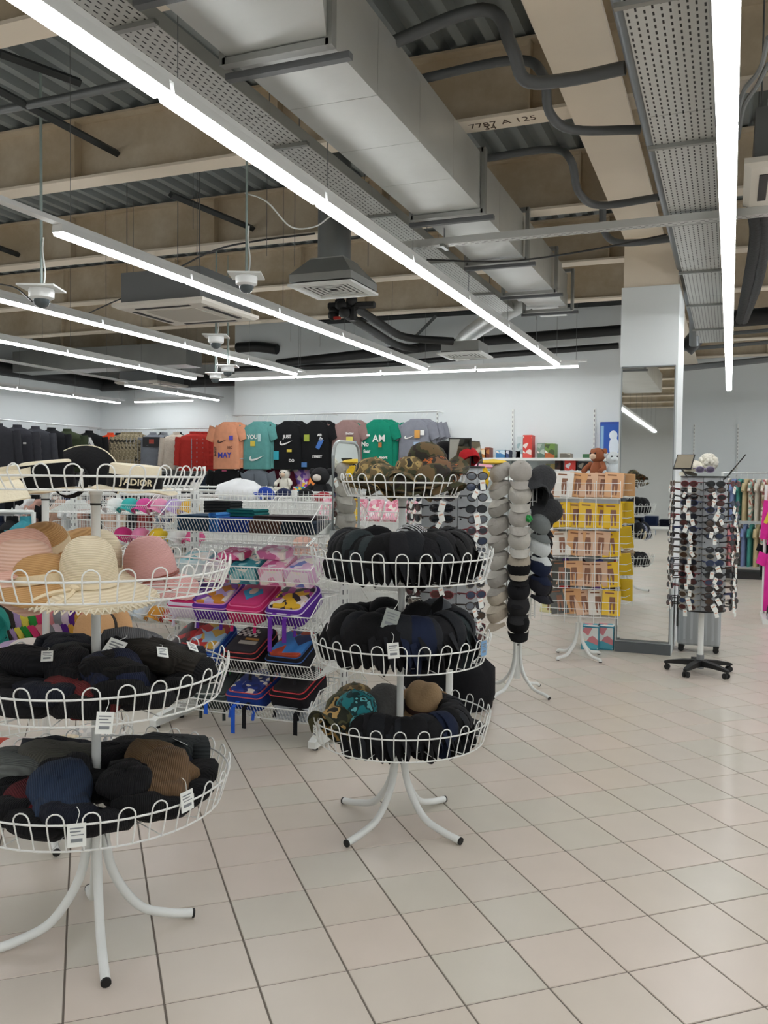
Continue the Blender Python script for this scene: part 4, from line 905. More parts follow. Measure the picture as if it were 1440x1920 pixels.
# goods on the second island
nmz = [('e8ebe9', 'white'), ('41b5b0', 'turquoise'), ('d4559a', 'hot pink'), ('e59ab8', 'light pink'), ('b39ad0', 'lilac'), ('dfb040', 'yellow')]
for k, (h, n_) in enumerate(nmz):
    CAP.put(T(-5.38+.165*k, 6.62, 1.345) @ RZ(pi) @ RX(.25), n_+' child cap in the row in the top basket behind the school bags', 'cap', None, [cloth(h)])
for k, (h, n_) in enumerate((('c93a7a', 'deep pink'), ('e08ab0', 'rose'), ('e2c23a', 'lemon'), ('d5d8d6', 'white'), ('d05a8a', 'magenta'))):
    CAP.put(T(-5.3+.2*k, 6.62, 1.07) @ RZ(pi) @ RX(.3), n_+' child cap in the second basket behind the school bags', 'cap', None, [cloth(h)])
for k, (h, n_) in enumerate((('e3e2da', 'white'), ('cfd8e0', 'white and blue'), ('d59a45', 'amber'), ('b83a35', 'red'), ('dfe3e0', 'snowy'))):
    CAP.put(T(-5.25+.17*k, 6.62, .35) @ RZ(pi) @ RX(.3), n_+' child cap in the lowest basket behind the school bags', 'cap', None, [cloth(h)])
kk = soft_hat('straw_hat', .09, .09, .15, straw3, .03, 1, 21, None, .03)
for k, (mm, n_) in enumerate(((straw3, 'peach'), (straw1, 'cream'), (straw4, 'tan'))):
    kk.put(T(-3.42+.32*k, 6.66, 1.06) @ RX(.3), n_+' sun hat lying in the second basket behind the school bags', 'hat', None, [mm])
for k in range(6):
    toybox((-3.42+.15*k+.2, 6.66, 1.31), (.12, .03, .2), P('e9aebf', 'd9788f', 'f3e8ea', 30), ['first', 'second', 'third', 'fourth', 'fifth', 'last'][k]+' pink packet from the left, in the basket beside the arched mirror', R(-35))
toybox((-2.9, 6.66, 1.03), (.3, .2, .06), P('3fae9c', 'e9e0c8', 'd9a040', 30), 'mixed coloured packet under the pink packets basket')
toybox((-2.58, 6.66, 1.03), (.2, .2, .06), P('d9603c', 'e9b0a0', 'b03030', 30), 'orange red packet under the pink packets basket')
# white sacks and cloths behind the top basket
def lump(c, r, m, lb, seed=1, name='bag', cat='bag'):
    q = Vector((seed*5.3, 1, 2))
    def wob(rr_, z, a): n = noise.noise(Vector((cos(a)*1.5, sin(a)*1.5, z*4))+q); return (rr_*(1+.25*n), z*(1+.2*n))
    o = MB().lathe([(.002, 0), (.9, .0), (1, .25), (.85, .6), (.5, .88), (.2, .98), (.002, 1)], 18, wob=wob, M=S(*r)).build(name, m, label=lb, cat=cat, loc=c, sharp=80); return o
MB().box((-4.15, 8.2, 1.40), (3.0, .6, .04)).build('shelf_board', WHITE, label='white shelf board behind the top basket of the school bags', cat='shelf', sharp=20)
MB().box((-4.15, 8.2, .69), (2.8, .4, 1.38)).build('display_counter', WHITE, label='white counter below the shelf board behind the caps island', cat='counter', sharp=20)
lump((ay(452, 945, 8.1).x, 8.1, 1.42), (.30, .2, .22), mat('e9ecee', .35), 'white plastic sack heaped on the shelf board behind the top basket', 3)
CAP.put(T(ay(497, 940, 8.1).x, 8.1, 1.45) @ RZ(2.3) @ RX(.5), 'bright blue cap beside the white sack', 'cap', None, [cloth('28459e')])
CAP.put(T(ay(532, 940, 8.05).x, 8.05, 1.44) @ RZ(2.9), 'navy cap beside the white sack on the shelf board', 'cap', None, [cloth('232a48')])
CAP.put(T(ay(572, 940, 8.05).x, 8.05, 1.44) @ RZ(2.9), 'black cap right of the navy cap on the shelf board', 'cap', None, [capc[0]])
lump((ay(604, 940, 8.1).x, 8.1, 1.42), (.12, .12, .09), cloth('8f2a33'), 'dark red knitted lump at the right of the shelf board', 5, 'knit_hat', 'hat')
# long clear roll and dark garments under the middle stand side
MB().tube([(-2.3, 5.6, .93), (-1.75, 5.62, .93)], .055, 12).build('fabric_roll', mat('dfe4e4', .15, bump=.5, bs=30), label='clear wrapped roll lying behind the upright of the school bag island', cat='roll')
lump((-2.0, 6.0, 0), (.26, .2, .5), cloth('141416'), 'black bag heap on the floor behind the middle stand', 8)
lump((-1.75, 6.05, 0), (.2, .2, .42), cloth('18181b'), 'black bag on the floor at the foot of the glasses stand', 9)
lump((-1.86, 6.25, .0), (.15, .1, .92), cloth('121214'), 'tall black bag standing left of the grey caps', 11, 'black_bag')
# ------------------------------------------------------------- sunglasses spinners
def glasses_mk():
    m = MB()
    for sx in (-1, 1):
        m.lathe([(.002, .003), (.026, .001), (.026, -.001), (.002, -.001)], 12, 1, M=T(sx*.036, 0, 0) @ RX(pi/2) @ S(1.16, .8, 1))
        m.tube([(sx*.036+.0305*cos(a), .0, .0205*sin(a)+.002) for a in [k*2*pi/12 for k in range(12)]], .0036, 4, close=True)
        m.tube([(sx*.062, .0, .01), (sx*.069, .006, .011), (sx*.067, .10, .008)], .004, 4)
    m.tube([(-.011, 0, .006), (0, -.002, .01), (.011, 0, .006)], .003, 4)
    o = m.build('sunglasses', [BLACK, mat('1a1b20', .12)], sharp=50)
    return o
GL = Kind(glasses_mk)
frames = [mat(h, .3) for h in ('121214', '2b1d18', '3a2417', '0e0f12', '24262c', '6b1f28', '8a8478', '1b2a5a')]
lensm = [mat(h, .1) for h in ('17181c', '2a1a14', '20222a', '3b2a1e', '14181c', '4a2a28', '5b6068', '23304a')]
tagmesh = MB().box((0, -.004, -.03), (.024, .001, .04)).box((0, -.0048, -.022), (.016, .0006, .006), 1).build('tag_source', [tagm, mat('d8a890', .6)]); tagme = tagmesh.data; bpy.data.objects.remove(tagmesh)
face_name = ['left profile', 'left front', 'right front', 'right profile', 'far left', 'far right']
def spinner(c, rz, lb, z0, z1, r, rows, faces, where, base='castor'):
    t = thing('sunglasses_stand', lb, 'display stand', (c[0], c[1], 0)); n = 8; ap = r*cos(pi/n); fw = 2*r*sin(pi/n)
    panel = mat('b9bec2', .4, .1)
    pmesh = None
    for k in range(n):
        m = MB().box((0, -ap, (z0+z1)/2), (fw-.004, .006, z1-z0))
        for i in range(rows):
            z = z1-.055-(z1-z0-.09)*i/(rows-1)
            for sx in (-1, 1): m.lathe([(.002, .006), (.006, .006), (.006, 0), (.002, 0)], 8, 1, M=T(sx*fw*.37, -ap-.003, z) @ RX(pi/2))
        if pmesh is None: o = m.build('panel', [panel, BLACK], t, sharp=30); pmesh = o.data; o.matrix_basis = RZ(rz)
        else: part('panel', pmesh, t, RZ(rz+k*pi/4))
    for z, nm in ((z0-.012, 'bottom_disc'), (z1, 'top_disc')): MB().lathe([(.002, z), (r+.012, z), (r+.014, z+.006), (r+.012, z+.012), (.002, z+.012)], 32).build(nm, DARK, t, sharp=40)
    if base == 'castor':
        MB().tube([(0, 0, .1), (0, 0, z0)], .024, 12).build('pole', WHITE, t, sharp=50)
        MB().tube([(0, 0, .04), (0, 0, .16)], .032, 12).build('hub', mat('8d9194', .3, .7), t, sharp=50)
        lm = None
        for k in range(5):
            a = R(-112)+k*2*pi/5
            if lm is None:
                l = MB().loft([[(x, s_*y, z) for s_, z in ((-1, b), (1, b), (1, tp), (-1, tp))] for x, y, b, tp in ((.02, .03, .06, .115), (.15, .026, .065, .105), (.27, .02, .06, .085), (.30, .015, .058, .075))]).build('leg', BLACK, t, sharp=40); lm = l.data; l.matrix_basis = RZ(a)
                w1 = MB()
                for sy in (-1, 1): w1.lathe([(.002, .011), (.024, .009), (.026, 0), (.024, -.009), (.002, -.011)], 12, M=T(.275, sy*.016, .027) @ RX(pi/2))
                w1.tube([(.285, 0, .03), (.285, 0, .07)], .008, 6); wo = w1.build('castor', BLACK, l, sharp=50); wm = wo.data
            else: l = part('leg', lm, t, RZ(a)); part('castor', wm, l)
    else: MB().tube([(0, 0, 0.02), (0, 0, z0)], .024, 12).build('pole', WHITE, t); MB().lathe([(.002, 0), (.25, 0), (.25, .02), (.002, .03)], 24).build('base_plate', DARK, t)
    cnt = 0
    for f, fn in faces:
        for i in range(rows):
            z = z1-.055-(z1-z0-.09)*i/(rows-1)
            q = rnd.random()
            if q < .06: continue
            a = rz+f*pi/4; k = rnd.randrange(8)
            M = T(c[0], c[1], z) @ RZ(a) @ T(rnd.uniform(-.006, .006), -ap-.105, rnd.uniform(-.004, .004)) @ RX(rnd.uniform(-.12, .1)) @ RZ(rnd.uniform(-.12, .12))
            o = GL.put(M, 'pair of sunglasses hanging on the %s face of the %s' % (fn, where), 'sunglasses', 'sunglasses on the %s face of the %s' % (fn, where), [frames[k], lensm[rnd.randrange(8)]])
            o.scale = (1.12, 1, 1.15)
            if rnd.random() < .8: part('hang_tag', tagme, o, T(rnd.uniform(-.03, .03), -.004, -.005) @ RY(rnd.uniform(-.6, .6)) @ S(rnd.uniform(1.0, 1.6)))
    return t
SP = (-.20, 7.95); SC = (-1.70, 5.45)
spinner(SP, R(-1.5)+R(22.5), 'octagonal sunglasses spinner with black castors standing before the pillar', .565, 1.70, .185, 20, ((0, 'front right'), (-1, 'front left'), (1, 'right edge'), (-2, 'left edge')), 'castor spinner')
spinner(SC, R(-17)+R(22.5), 'grey sunglasses spinner behind the middle hat stand', .55, 1.735, .20, 17, ((0, 'front right'), (-1, 'front left'), (1, 'right edge'), (-2, 'left edge')), 'spinner behind the hat stand', 'disc')
def vanity(c, yaw, tilt, lb, s_=1, arm=(0, 0, -.12), rot=None):
    t = thing('tilting_mirror', lb, 'mirror', M=T(c) @ (rot or RZ(yaw) @ RX(tilt)) @ S(s_))
    MB().box((0, 0, 0), (.15, .008, .19)).build('mirror_frame', BLACK, t, sharp=20)
    MB().box((0, -.0045, 0), (.135, .003, .175)).build('glass', MIRROR, t, sharp=20)
    MB().tube([(0, .006, -.06), (0, .0, -.1), Vector(arm)], .006, 6).build('arm', DARK, t)
vanity(ay(1283, 866, 7.86), YAW-.55, -.85, 'small tilting mirror at the left of the castor spinner top', 1, (.05, .02, -.17))
vanity(ay(1382, 872, 7.9), YAW+1.2, -.75, 'small tilting mirror at the right of the castor spinner top', 1, (0, .01, -.19), RZ(YAW) @ RY(.68) @ RZ(1.25))
vanity(ay(862, 848, 5.45), YAW-.2, -.15, 'small black framed mirror above the spinner behind the hat stand', 1, (.02, .02, -.14))
vanity(ay(893, 848, 5.6), YAW+.9, -.2, 'second small black framed mirror, half behind the red cap', .8, (0, .02, -.14))
def fluffy(c, r, m, lb, name, cat, seed=0, n=110, sc_=.3):
    t = MB(); g = random.Random(seed)
    t.ell((0, 0, 0), (r*.85, r*.85, r*.8), 12, 8)
    for k in range(n):
        z = g.uniform(-1, 1); a = g.uniform(0, 6.283); q = (1-z*z)**.5
        t.ell((q*cos(a)*r*.85, q*sin(a)*r*.85, z*r*.8), (r*sc_,)*3, 6, 4)
    return t.build(name, m, label=lb, cat=cat, loc=c, sharp=180)
wp = mat('ece9dc', .9, var=.08, vs_=60, bump=.5, bs=90)
fluffy(ay(1328, 867, 7.95)+Vector((0, 0, .0)), .075, wp, 'curly cream fleece hat on top of the castor spinner', 'fleece_hat', 'hat', 2)
CAP.put(T(ay(1300, 884, 7.9)) @ RZ(.8) @ RX(.05) @ S(.9), 'cream cap lying on top of the castor spinner', 'cap', None, [cloth('e6e1d0')])
GL.put(T(ay(1322, 881, 7.8)) @ RZ(YAW) @ S(1.2), 'violet tinted sunglasses resting on the castor spinner top', 'sunglasses', None, [mat('9a8fa8', .3), mat('4a3f58', .1)])
CAP.put(T(ay(878, 868, 5.5)) @ RZ(YAW+.6) @ RX(-.6) @ S(.95), 'red and black cap on top of the spinner behind the hat stand', 'cap', None, [cloth('b8262c')])
CAP.put(T(ay(835, 860, 5.55)) @ RZ(YAW+2) @ RX(.5) @ S(1.1), 'black cap behind the camouflage heap', 'cap', None, [capc[0]])
# ------------------------------------------------------------- stand of caps in columns
CP = (-1.50, 6.57)
t = thing('cap_stand', 'revolving wire stand hung with columns of grey and black caps', 'display stand', (CP[0], CP[1], 0))
MB().tube([(0, 0, .35), (0, 0, 1.74)], .018, 10).build('pole', WHITE, t, sharp=50)
MB().tube([(0, 0, .38), (0, 0, .39)], .03, 10).build('collar', DARK, t); MB().tube([(0, 0, .12), (0, 0, .38)], .026, 10).build('pole_sleeve', WHITE, t, sharp=50)
curved_legs(t, R(-113), .30, .40, 4, .013)
m = MB()
for z in (.62, .9, 1.2, 1.5, 1.74): m.tube(arc((0, 0), .13, 0, 2*pi, 24, z)[:-1], .003, 4, close=True).tube([(-.13, 0, z), (.13, 0, z)], .003, 4).tube([(0, -.13, z), (0, .13, z)], .003, 4)
for k in range(12): a = 2*pi*k/12; m.tube([(.13*cos(a), .13*sin(a), .6), (.13*cos(a), .13*sin(a), 1.74)], .003, 4)
m.build('wire_frame', WIRE, t)
g1, g2, g3 = cloth('a9a59e'), cloth('b5b2aa'), cloth('9c9992')
def capcol(ang, items, r=.16):
    a = R(ang); r_ = Vector((cos(a), sin(a), 0)); z_ = Vector((0, 0, 1))
    for z, m_, l2 in items:
        Z = (r_*.58+z_*.81).normalized(); Y = (r_*.81-z_*.58); Y = (Y-Z*Y.dot(Z)).normalized()
        CAP.put(basis(Y.cross(Z), Y, Z, Vector((CP[0], CP[1], z))+r_*(r+rnd.uniform(-.006, .006))) @ RZ(rnd.uniform(-.1, .1)), l2, 'cap', None, [m_])
od = ['topmost', 'second', 'third', 'fourth', 'fifth', 'sixth', 'seventh', 'eighth', 'ninth']
capcol(-77, [(1.70-.17*k, [g1, g2, g1, g2, cloth('aaa192')][k], od[k]+' grey cap from the top in the front column of the cap stand') for k in range(5)]+[(.98, capc[0], 'black knitted cap below the grey caps, front column of cap stand'), (.81, capc[1], 'black cap low in the front column of the cap stand'), (.69, cloth('2b2b2c'), 'charcoal cap low in the front column of the cap stand'), (.56, capc[0], 'lowest black cap in the front column of the cap stand')])
capcol(-140, [(1.69-.135*k, [g1, g2, g3, g1, g3, g2, g1, cloth('c9bfae'), cloth('c4b8a6')][k], od[k]+' pale cap from the top in the left column of the cap stand') for k in range(9)], .15)
capcol(-22, [(1.30, cloth('6c7170'), 'mid grey cap in the right column of the cap stand'), (1.13, cloth('bfc4c4'), 'silver white cap in the right column of the cap stand'), (.98, navy, 'navy cap in the right column of the cap stand'), (.84, cloth('24242a'), 'dark grey cap lowest in the right column of the cap stand')])
capcol(30, [(1.5-.17*k, capc[k % 4], od[k]+' black cap from the top at the back right of the cap stand') for k in range(5)])
k_ = soft_hat('bucket_hat', .095, .17, .12, cloth('3a3b3d', bump=.8), .05, 1, 6, None, .04)
k_.put(T(ay(1005, 915, 6.5)) @ RY(.5) @ RX(-.5) @ S(1.15), 'dark grey slouchy hat at the top right of the cap stand', 'hat')
k_.put(T(ay(1012, 965, 6.6)) @ RY(1.2) @ RX(-.3) @ S(1.05), 'charcoal slouchy hat under the dark grey one on the cap stand', 'hat', None, [cloth('343537', bump=.8)])
fluffy(ay(904, 896, 6.35), .075, mat('e6bd23', .9, bump=.5, bs=80), 'round yellow plush at the left of the cap stand top', 'plush_toy', 'toy', 5, 60, .2).scale = (.8, .8, 1.25)
MB().lathe([(.002, .03), (.09, .02), (.12, 0), (.09, -.01), (.002, -.01)], 18).build('sun_hat', mat('e8c33a', .7), label='yellow brim lying on top of the cap stand', cat='hat', loc=ay(925, 868, 6.5))
MB().lathe([(.002, .03), (.09, .02), (.12, 0), (.09, -.01), (.002, -.01)], 18).build('sun_hat', mat('e2a0b8', .7), label='pink brim lying left of the yellow brim on the cap stand', cat='hat', loc=ay(900, 876, 6.7))
fluffy(ay(992, 972, 6.35), .03, mat('2f9a4c', .7), 'small green tassel toy hanging on the cap stand', 'keyring', 'keyring', 6, 20)
# ------------------------------------------------------------- tights rack
TP = (-1.27, 8.10)
t = thing('packet_stand', 'wire rack of flat beige and yellow packets left of the pillar mirror', 'display stand', (TP[0], TP[1], 0))
MB().tube([(0, 0, .3), (0, 0, 1.64)], .016, 10).build('pole', WHITE, t); curved_legs(t, R(-125), .27, .34, 4, .015)
tz = [.42, .68, .96, 1.22, 1.50]; yw = YAW*.35
for z in tz:
    m = MB()
    for dz in (0, .07, .14): m.tube([(x*.34, y, z+dz) for x, y in ((-1, -.17), (1, -.17), (1, .12), (-1, .12))], .003, 4, close=True)
    for k in range(10): x = -.34+.68*k/9; m.tube([(x, -.17, z+.14), (x, -.17, z), (x, .12, z)], .002, 4)
    b = m.build('wire_tray', WIRE, t); b.matrix_basis = RZ(yw)
m = MB()
for sx in (-.34, -.13, .13, .34): m.tube([(sx, -.172, .36), (sx, -.172, 1.66)], .0035, 5)
m.build('wire_upright', WIRE, t).matrix_basis = RZ(yw)
pc = {'b': ('dcb79a', 'beige'), 'y': ('e8bf22', 'yellow'), 'w': ('e6e2da', 'white'), 'o': ('dba877', 'tan'), 'k': ('4a4a44', 'black and white'), 'g': ('dfd9a0', 'pale yellow')}
legp = mat('8a5f48', .6); rowsn = ['lowest', 'second from bottom', 'middle', 'second from top', 'topmost']
layout = ['gkobwy', 'bkobby', 'owobby', 'byyyyy', 'bwobbo']
def packet_mk():
    o = MB().box((0, 0, .115), (.165, .02, .23)).build('packet', BLACK, sharp=20)
    MB().prism([(-.02, .17), (.03, .17), (.035, .1), (.028, .02), (.015, .02), (.012, .09), (.006, .12), (.0, .09), (.001, .02), (-.012, .02), (-.022, .1)], .0012, M=T(0, -.0102, 0) @ Matrix(((1, 0, 0, 0), (0, 0, -1, 0), (0, 1, 0, 0), (0, 0, 0, 1)))).build('leg_picture', legp, o)
    MB().box((-.02, -.0105, .205), (.08, .001, .012)).build('heading', mat('8a5a3a', .6), o)
    return o
PK = Kind(packet_mk)
for r_, rowc in enumerate(layout):
    for k, ch in enumerate(rowc):
        h, n_ = pc[ch]; x = -.28+.112*k; back = .0 if k % 2 else .015
        M = T(TP[0], TP[1], tz[r_]+.012) @ RZ(yw) @ T(x, -.10+back, 0) @ RZ(rnd.uniform(-.25, .25)) @ RX(R(rnd.uniform(-24, -6))) @ RY(rnd.uniform(-.12, .12))
        mm = mat(h, .25)
        PK.put(M, '%s packet, %s from the left, %s tray of the packet rack' % (n_, ['first', 'second', 'third', 'fourth', 'fifth', 'last'][k], rowsn[r_]), 'packet', None, [mm])
        o = col.objects[-1]
for o in [x for x in col.objects if x.name.startswith('packet') and x.type == 'MESH']:
    for c in o.children:
        s_ = c.material_slots[0]; s_.link = 'OBJECT'; s_.material = legp if c.name.startswith('leg') else mat('8a5a3a', .6)
for k, (px, lb) in enumerate(((1105, 'teal and pink carton on the floor behind the packet rack foot'), (1133, 'teal and white carton on the floor beside the pillar'))):
    c = az(px, 1219, 0); toybox((c.x, c.y+.12, 0), (.17, .2, .23), P('e8ecec', '5fb4c8', 'd98a94', 14), lb, 0, 0, mat('2f8fa8', .4))
# ------------------------------------------------------------- garments on hangers
def sect(w_, d, z, cx=0, n=14, fold=0, ph=0, cy=0):
    p = []
    for k in range(n):
        a = 2*pi*k/n; c, s_ = cos(a), sin(a)
        p.append((cx+w_/2*(abs(c)**.6)*(1 if c > 0 else -1), cy+d/2*(abs(s_)**.8)*(1 if s_ > 0 else -1)+fold*sin(c*7+ph), z))
    return p
def garment_mk(name, w_, h, sl, slw, puff=0, d=.1, flare=1.0, collar=0, fold=.006, hood=0, slang=.30):
    """hanging top: local origin at the hanger hook, body below, front towards -y"""
    def mk():
        z0 = -.13; rings = []
        rows = 14 if puff else 7
        rings += [sect(.13, .05, z0+.03), sect(.17, .07, z0+.015), sect(w_*.55, d*.75, z0-.012), sect(w_*.82, d*.85, z0-.04)]
        for k in range(rows+1):
            f = k/rows; pf = 1+puff*(1 if k % 2 else -1)
            rings.append(sect(w_*(.96+(flare-.96)*f), d*(1+.1*sin(f*3))*pf, z0-.08-(h-.08)*f, fold=fold*(.4+f), ph=f*.7))
        o = MB().loft(rings).build(name, BLACK, sharp=70)
        for sx in (-1, 1):
            r = []; n = 9 if puff else 4
            for k in range(n+1):
                f = k/n; x = sx*(w_*.40+f*sl*sin(slang)+.03); z = z0-.055-f*sl*cos(slang); q = slw*(1.05-.3*f)*(1+(puff*.8 if k % 2 else 0))
                ring = [(x+q/2*cos(a)*cos(slang), d*.42*sin(a), z+sx*q/2*cos(a)*sin(slang)) for a in [2*pi*j/10 for j in range(10)]]
                r.append(ring if sx > 0 else ring)
            MB().loft(r).build('sleeve', BLACK, o, sharp=70)
        if collar: MB().lathe([(.075, z0+.0), (.07, z0+.06), (.06, z0+.06), (.062, z0)], 14, M=S(1, .7, 1)).build('collar', BLACK, o)
        if slang < .2: MB().box((0, -d*.56-.002, z0-.08-h*.44), (.014, .012, h*.86)).build('zip', mat('8d9094', .35, .5), o)
        hg = MB().tube(spline([(0, 0, z0+.03), (0, 0, -.05), (.018, 0, -.03), (.02, 0, -.01), (.0, 0, .004), (-.018, 0, -.012)]), .003, 5).tube([(-w_*.28, 0, z0-.036), (0, 0, z0+.02), (w_*.28, 0, z0-.036)], .005, 5)
        hg.build('hanger', WHITE, o)
        return o
    return Kind(mk)
TEE = garment_mk('t_shirt', .50, .70, .22, .19, d=.09, slang=.42)
JAC = garment_mk('jacket', .56, .68, .55, .15, .05, .17, collar=1, slang=.12)
PUF = garment_mk('puffer_jacket', .58, .72, .56, .17, .16, .2, collar=1, slang=.10)
SLIM = garment_mk('top', .42, .62, .12, .12, d=.06, slang=.4)
VEST = garment_mk('vest', .52, .70, .05, .12, .14, .18, collar=1)
def dress(o, m, sleeve=None, collar=None):
    for x in [o]+list(o.children):
        n = x.name.split('.')[0]
        if n in ('hanger', 'zip') or not x.material_slots: continue
        x.material_slots[0].link = 'OBJECT'; x.material_slots[0].material = (sleeve or m) if n == 'sleeve' else (collar or m) if n == 'collar' else m
    return o
def sync(K): KIDS[K.o.name] = [(c, []) for c in K.o.children if c.name.split('.')[0] in ('sleeve', 'hanger', 'collar', 'zip')]
def hang(K, p, rz, m, lb, cat, group=None, s_=1, **k):
    o = K.put(T(p) @ RZ(rz) @ S(s_), lb, cat, group); sync(K) if o == K.o else None
    return dress(o, m, **k)
def rail(lb, a, b, brackets=True, wall=None, r=.013):
    t = thing('clothes_rail', lb, 'rail', a); d = Vector(b)-Vector(a)
    MB().tube([(0, 0, 0), d], r, 8).build('bar', mat('c9cdcd', .3, .5), t)
    if wall is not None:
        n = max(1, int(d.length/1.25)); dirn = Vector(wall)
        for k in range(n+1):
            q = d*(k/n); MB().tube([q, q+dirn], .01, 6).build('rail_bracket', WHITE, t)
    return t
SW = [(-.5, -.05), (-.47, .06), (-.40, .12), (-.36, .12), (-.40, .02), (-.36, -.06), (-.25, -.07), (.1, .02), (.5, .14), (.1, -.07), (-.2, -.17), (-.36, -.18), (-.46, -.14)]
def stitch(o, mb, m, nm='print'): return mb.build(nm, m, o, sharp=20)
FM = Matrix(((1, 0, 0, 0), (0, 0, -1, 0), (0, 1, 0, 0), (0, 0, 0, 1)))   # drawing plane to the front of a garment
def deco(o, d, items):
    """items: ('swoosh', x, z, s, colour) | ('word', x, z, size, colour, text) | ('box', x, z, w, h, colour) | ('trefoil'...)"""
    for it in items:
        k, x, z = it[:3]; M = T(x, -d/2-.012, z) @ FM
        if k == 'swoosh': stitch(o, MB().prism([(px*it[3], py*it[3]) for px, py in SW], .006, M=M), mat(it[4], .6))
        elif k == 'word': words(it[5], it[3], mat(it[4], .6), o, T(x, -d/2-.014, z) @ FM @ RZ(it[6] if len(it) > 6 else 0), 'lettering', th=.002, bold=.002)
        elif k == 'box': stitch(o, MB().box((0, 0, .003), (it[3], it[4], .007), M=M @ RZ(it[6] if len(it) > 6 else 0)), mat(it[5], .6), 'sticker' if it[3] > .03 else 'print')
        elif k == 'mark':
            m = MB()
            for q in range(3):
                b0, b1 = -.115+q*.075, -.055+q*.075; hh = .055+.052*q
                m.prism([(b0, 0), (b1, 0), (b1-hh*.55+.02, hh), (b0-hh*.55+.02, hh)][::1], .006, M=M)
            stitch(o, m, mat('e6e6e6', .6))
RZW = 2.73
OR = ['first', 'second', 'third', 'fourth', 'fifth', 'sixth', 'seventh', 'eighth', 'ninth', 'tenth', 'eleventh', 'twelfth', 'thirteenth', 'fourteenth', 'fifteenth', 'sixteenth', 'seventeenth', 'eighteenth', 'nineteenth', 'twentieth', 'twenty-first', 'last']
yw_ = Y0-.30
rail('white wall rail hung with printed t-shirts', (XS+.15, yw_, RZW), (ay(820, 775, yw_).x, yw_, RZW), wall=(0, .29, 0))
white, yel = 'e8e8e4', 'd8c24a'
tees = [(425, 'dc9a78', 'peach t-shirt with blue lettering and a dark check mark', [('swoosh', -.05, -.40, .16, '4a3028'), ('box', .12, -.35, .07, .07, '5048b8'), ('word', -.0, -.62, .12, '3a42b0', 'MAY'), ('word', .1, -.5, .06, '8a5a48', 'NC'), ('word', -.17, -.56, .045, '4a3028', 'BASKET', pi/2)]),
        (482, '5f9a96', 'sage teal t-shirt with a large white check mark low down', [('swoosh', .03, -.66, .26, white), ('word', -.05, -.34, .09, white, 'YOU'), ('box', -.04, -.44, .08, .08, yel), ('box', .08, -.35, .05, .12, 'b9d6d4')]),
        (540, '17181a', 'black t-shirt with a white check mark and turquoise tag', [('word', .02, -.34, .07, white, 'JUST'), ('swoosh', .0, -.43, .22, white), ('box', -.17, -.62, .09, .13, '2fa8b8'), ('box', .06, -.55, .08, .04, yel), ('word', .1, -.7, .06, white, 'DO')]),
        (592, '161719', 'black t-shirt with a blue and white sticker', [('box', -.12, -.36, .09, .1, '9aa83a'), ('box', .1, -.45, .07, .16, '3f6fb8', -.5), ('box', .12, -.38, .05, .05, white, -.5), ('word', .1, -.32, .05, white, 'AIR'), ('word', .06, -.64, .05, white, 'STREET'), ('box', -.16, -.76, .09, .07, '4a78b0')]),
        (650, '8f7470', 'mauve brown t-shirt with pale yellow and blue stickers', [('box', .08, -.38, .11, .06, 'd9cf62'), ('box', .14, -.44, .1, .05, '9fc4cc'), ('word', .08, -.30, .05, 'd9d4d0', 'Better')]),
        (708, '158066', 'green t-shirt with white scribbled lettering', [('word', .05, -.38, .14, white, 'AM'), ('word', -.17, -.46, .09, white, 'No'), ('word', -.14, -.56, .07, white, 'fear'), ('word', .12, -.65, .06, white, 'sport'), ('box', .07, -.47, .05, .07, 'b8713a'), ('box', -.12, -.33, .05, .03, white)]),
        (778, '7f828c', 'grey t-shirt with a white check mark and orange sticker', [('swoosh', -.06, -.36, .15, white), ('box', .06, -.32, .08, .11, 'd19a4a'), ('box', .14, -.3, .06, .07, white), ('box', .06, -.47, .1, .08, '9fb6d0'), ('box', -.17, -.7, .06, .09, 'c96040')])]
for px, h, lb, items in tees:
    p = ay(px, 782, yw_); K_ = TEE
    o = hang(K_, (p.x, yw_, RZW), -.05, cloth(h), lb+' on the wall rail', 't-shirt', s_=1.12)
    deco(o, .085, items)
    for k in range(2): hang(K_, (p.x+.09+.06*k, yw_+.05+.05*k, RZW), -.05, cloth(h), ['first', 'second'][k]+' plain one behind the '+{482: 'sage teal', 540: 'check marked black', 592: 'stickered black', 650: 'mauve brown'}.get(px, lb.split()[0])+' t-shirt on the wall rail', 't-shirt', s_=1.1)
lw = 1.98
rail('lower wall rail with darker shirts under the printed t-shirts', (XS+.15, yw_, lw), (ay(500, 880, yw_).x, yw_, lw), wall=(0, .29, 0))
o = hang(TEE, (ay(424, 888, yw_).x, yw_, lw-.02), 0, cloth('131416'), 'black shirt with a small pink collar mark on the lower rail', 't-shirt', s_=1.12); deco(o, .085, [('box', 0, -.17, .08, .02, 'a04060')])
o = hang(TEE, (ay(480, 890, yw_).x, yw_, lw-.04), 0, cloth('6c747c'), 'grey shirt with a front zip on the lower rail', 't-shirt', s_=1.12); deco(o, .085, [('box', 0, -.35, .012, .3, '4c545c')])
hang(TEE, (ay(450, 890, yw_).x, yw_+.1, lw-.04), 0, cloth('4d1d2a'), 'dark red shirt between black and grey on the lower rail', 't-shirt', s_=1.12)
hang(TEE, (ay(510, 890, yw_).x, yw_+.1, lw-.04), 0, cloth('5a2030'), 'wine coloured shirt behind the grey shirt on the lower rail', 't-shirt', s_=1.12)
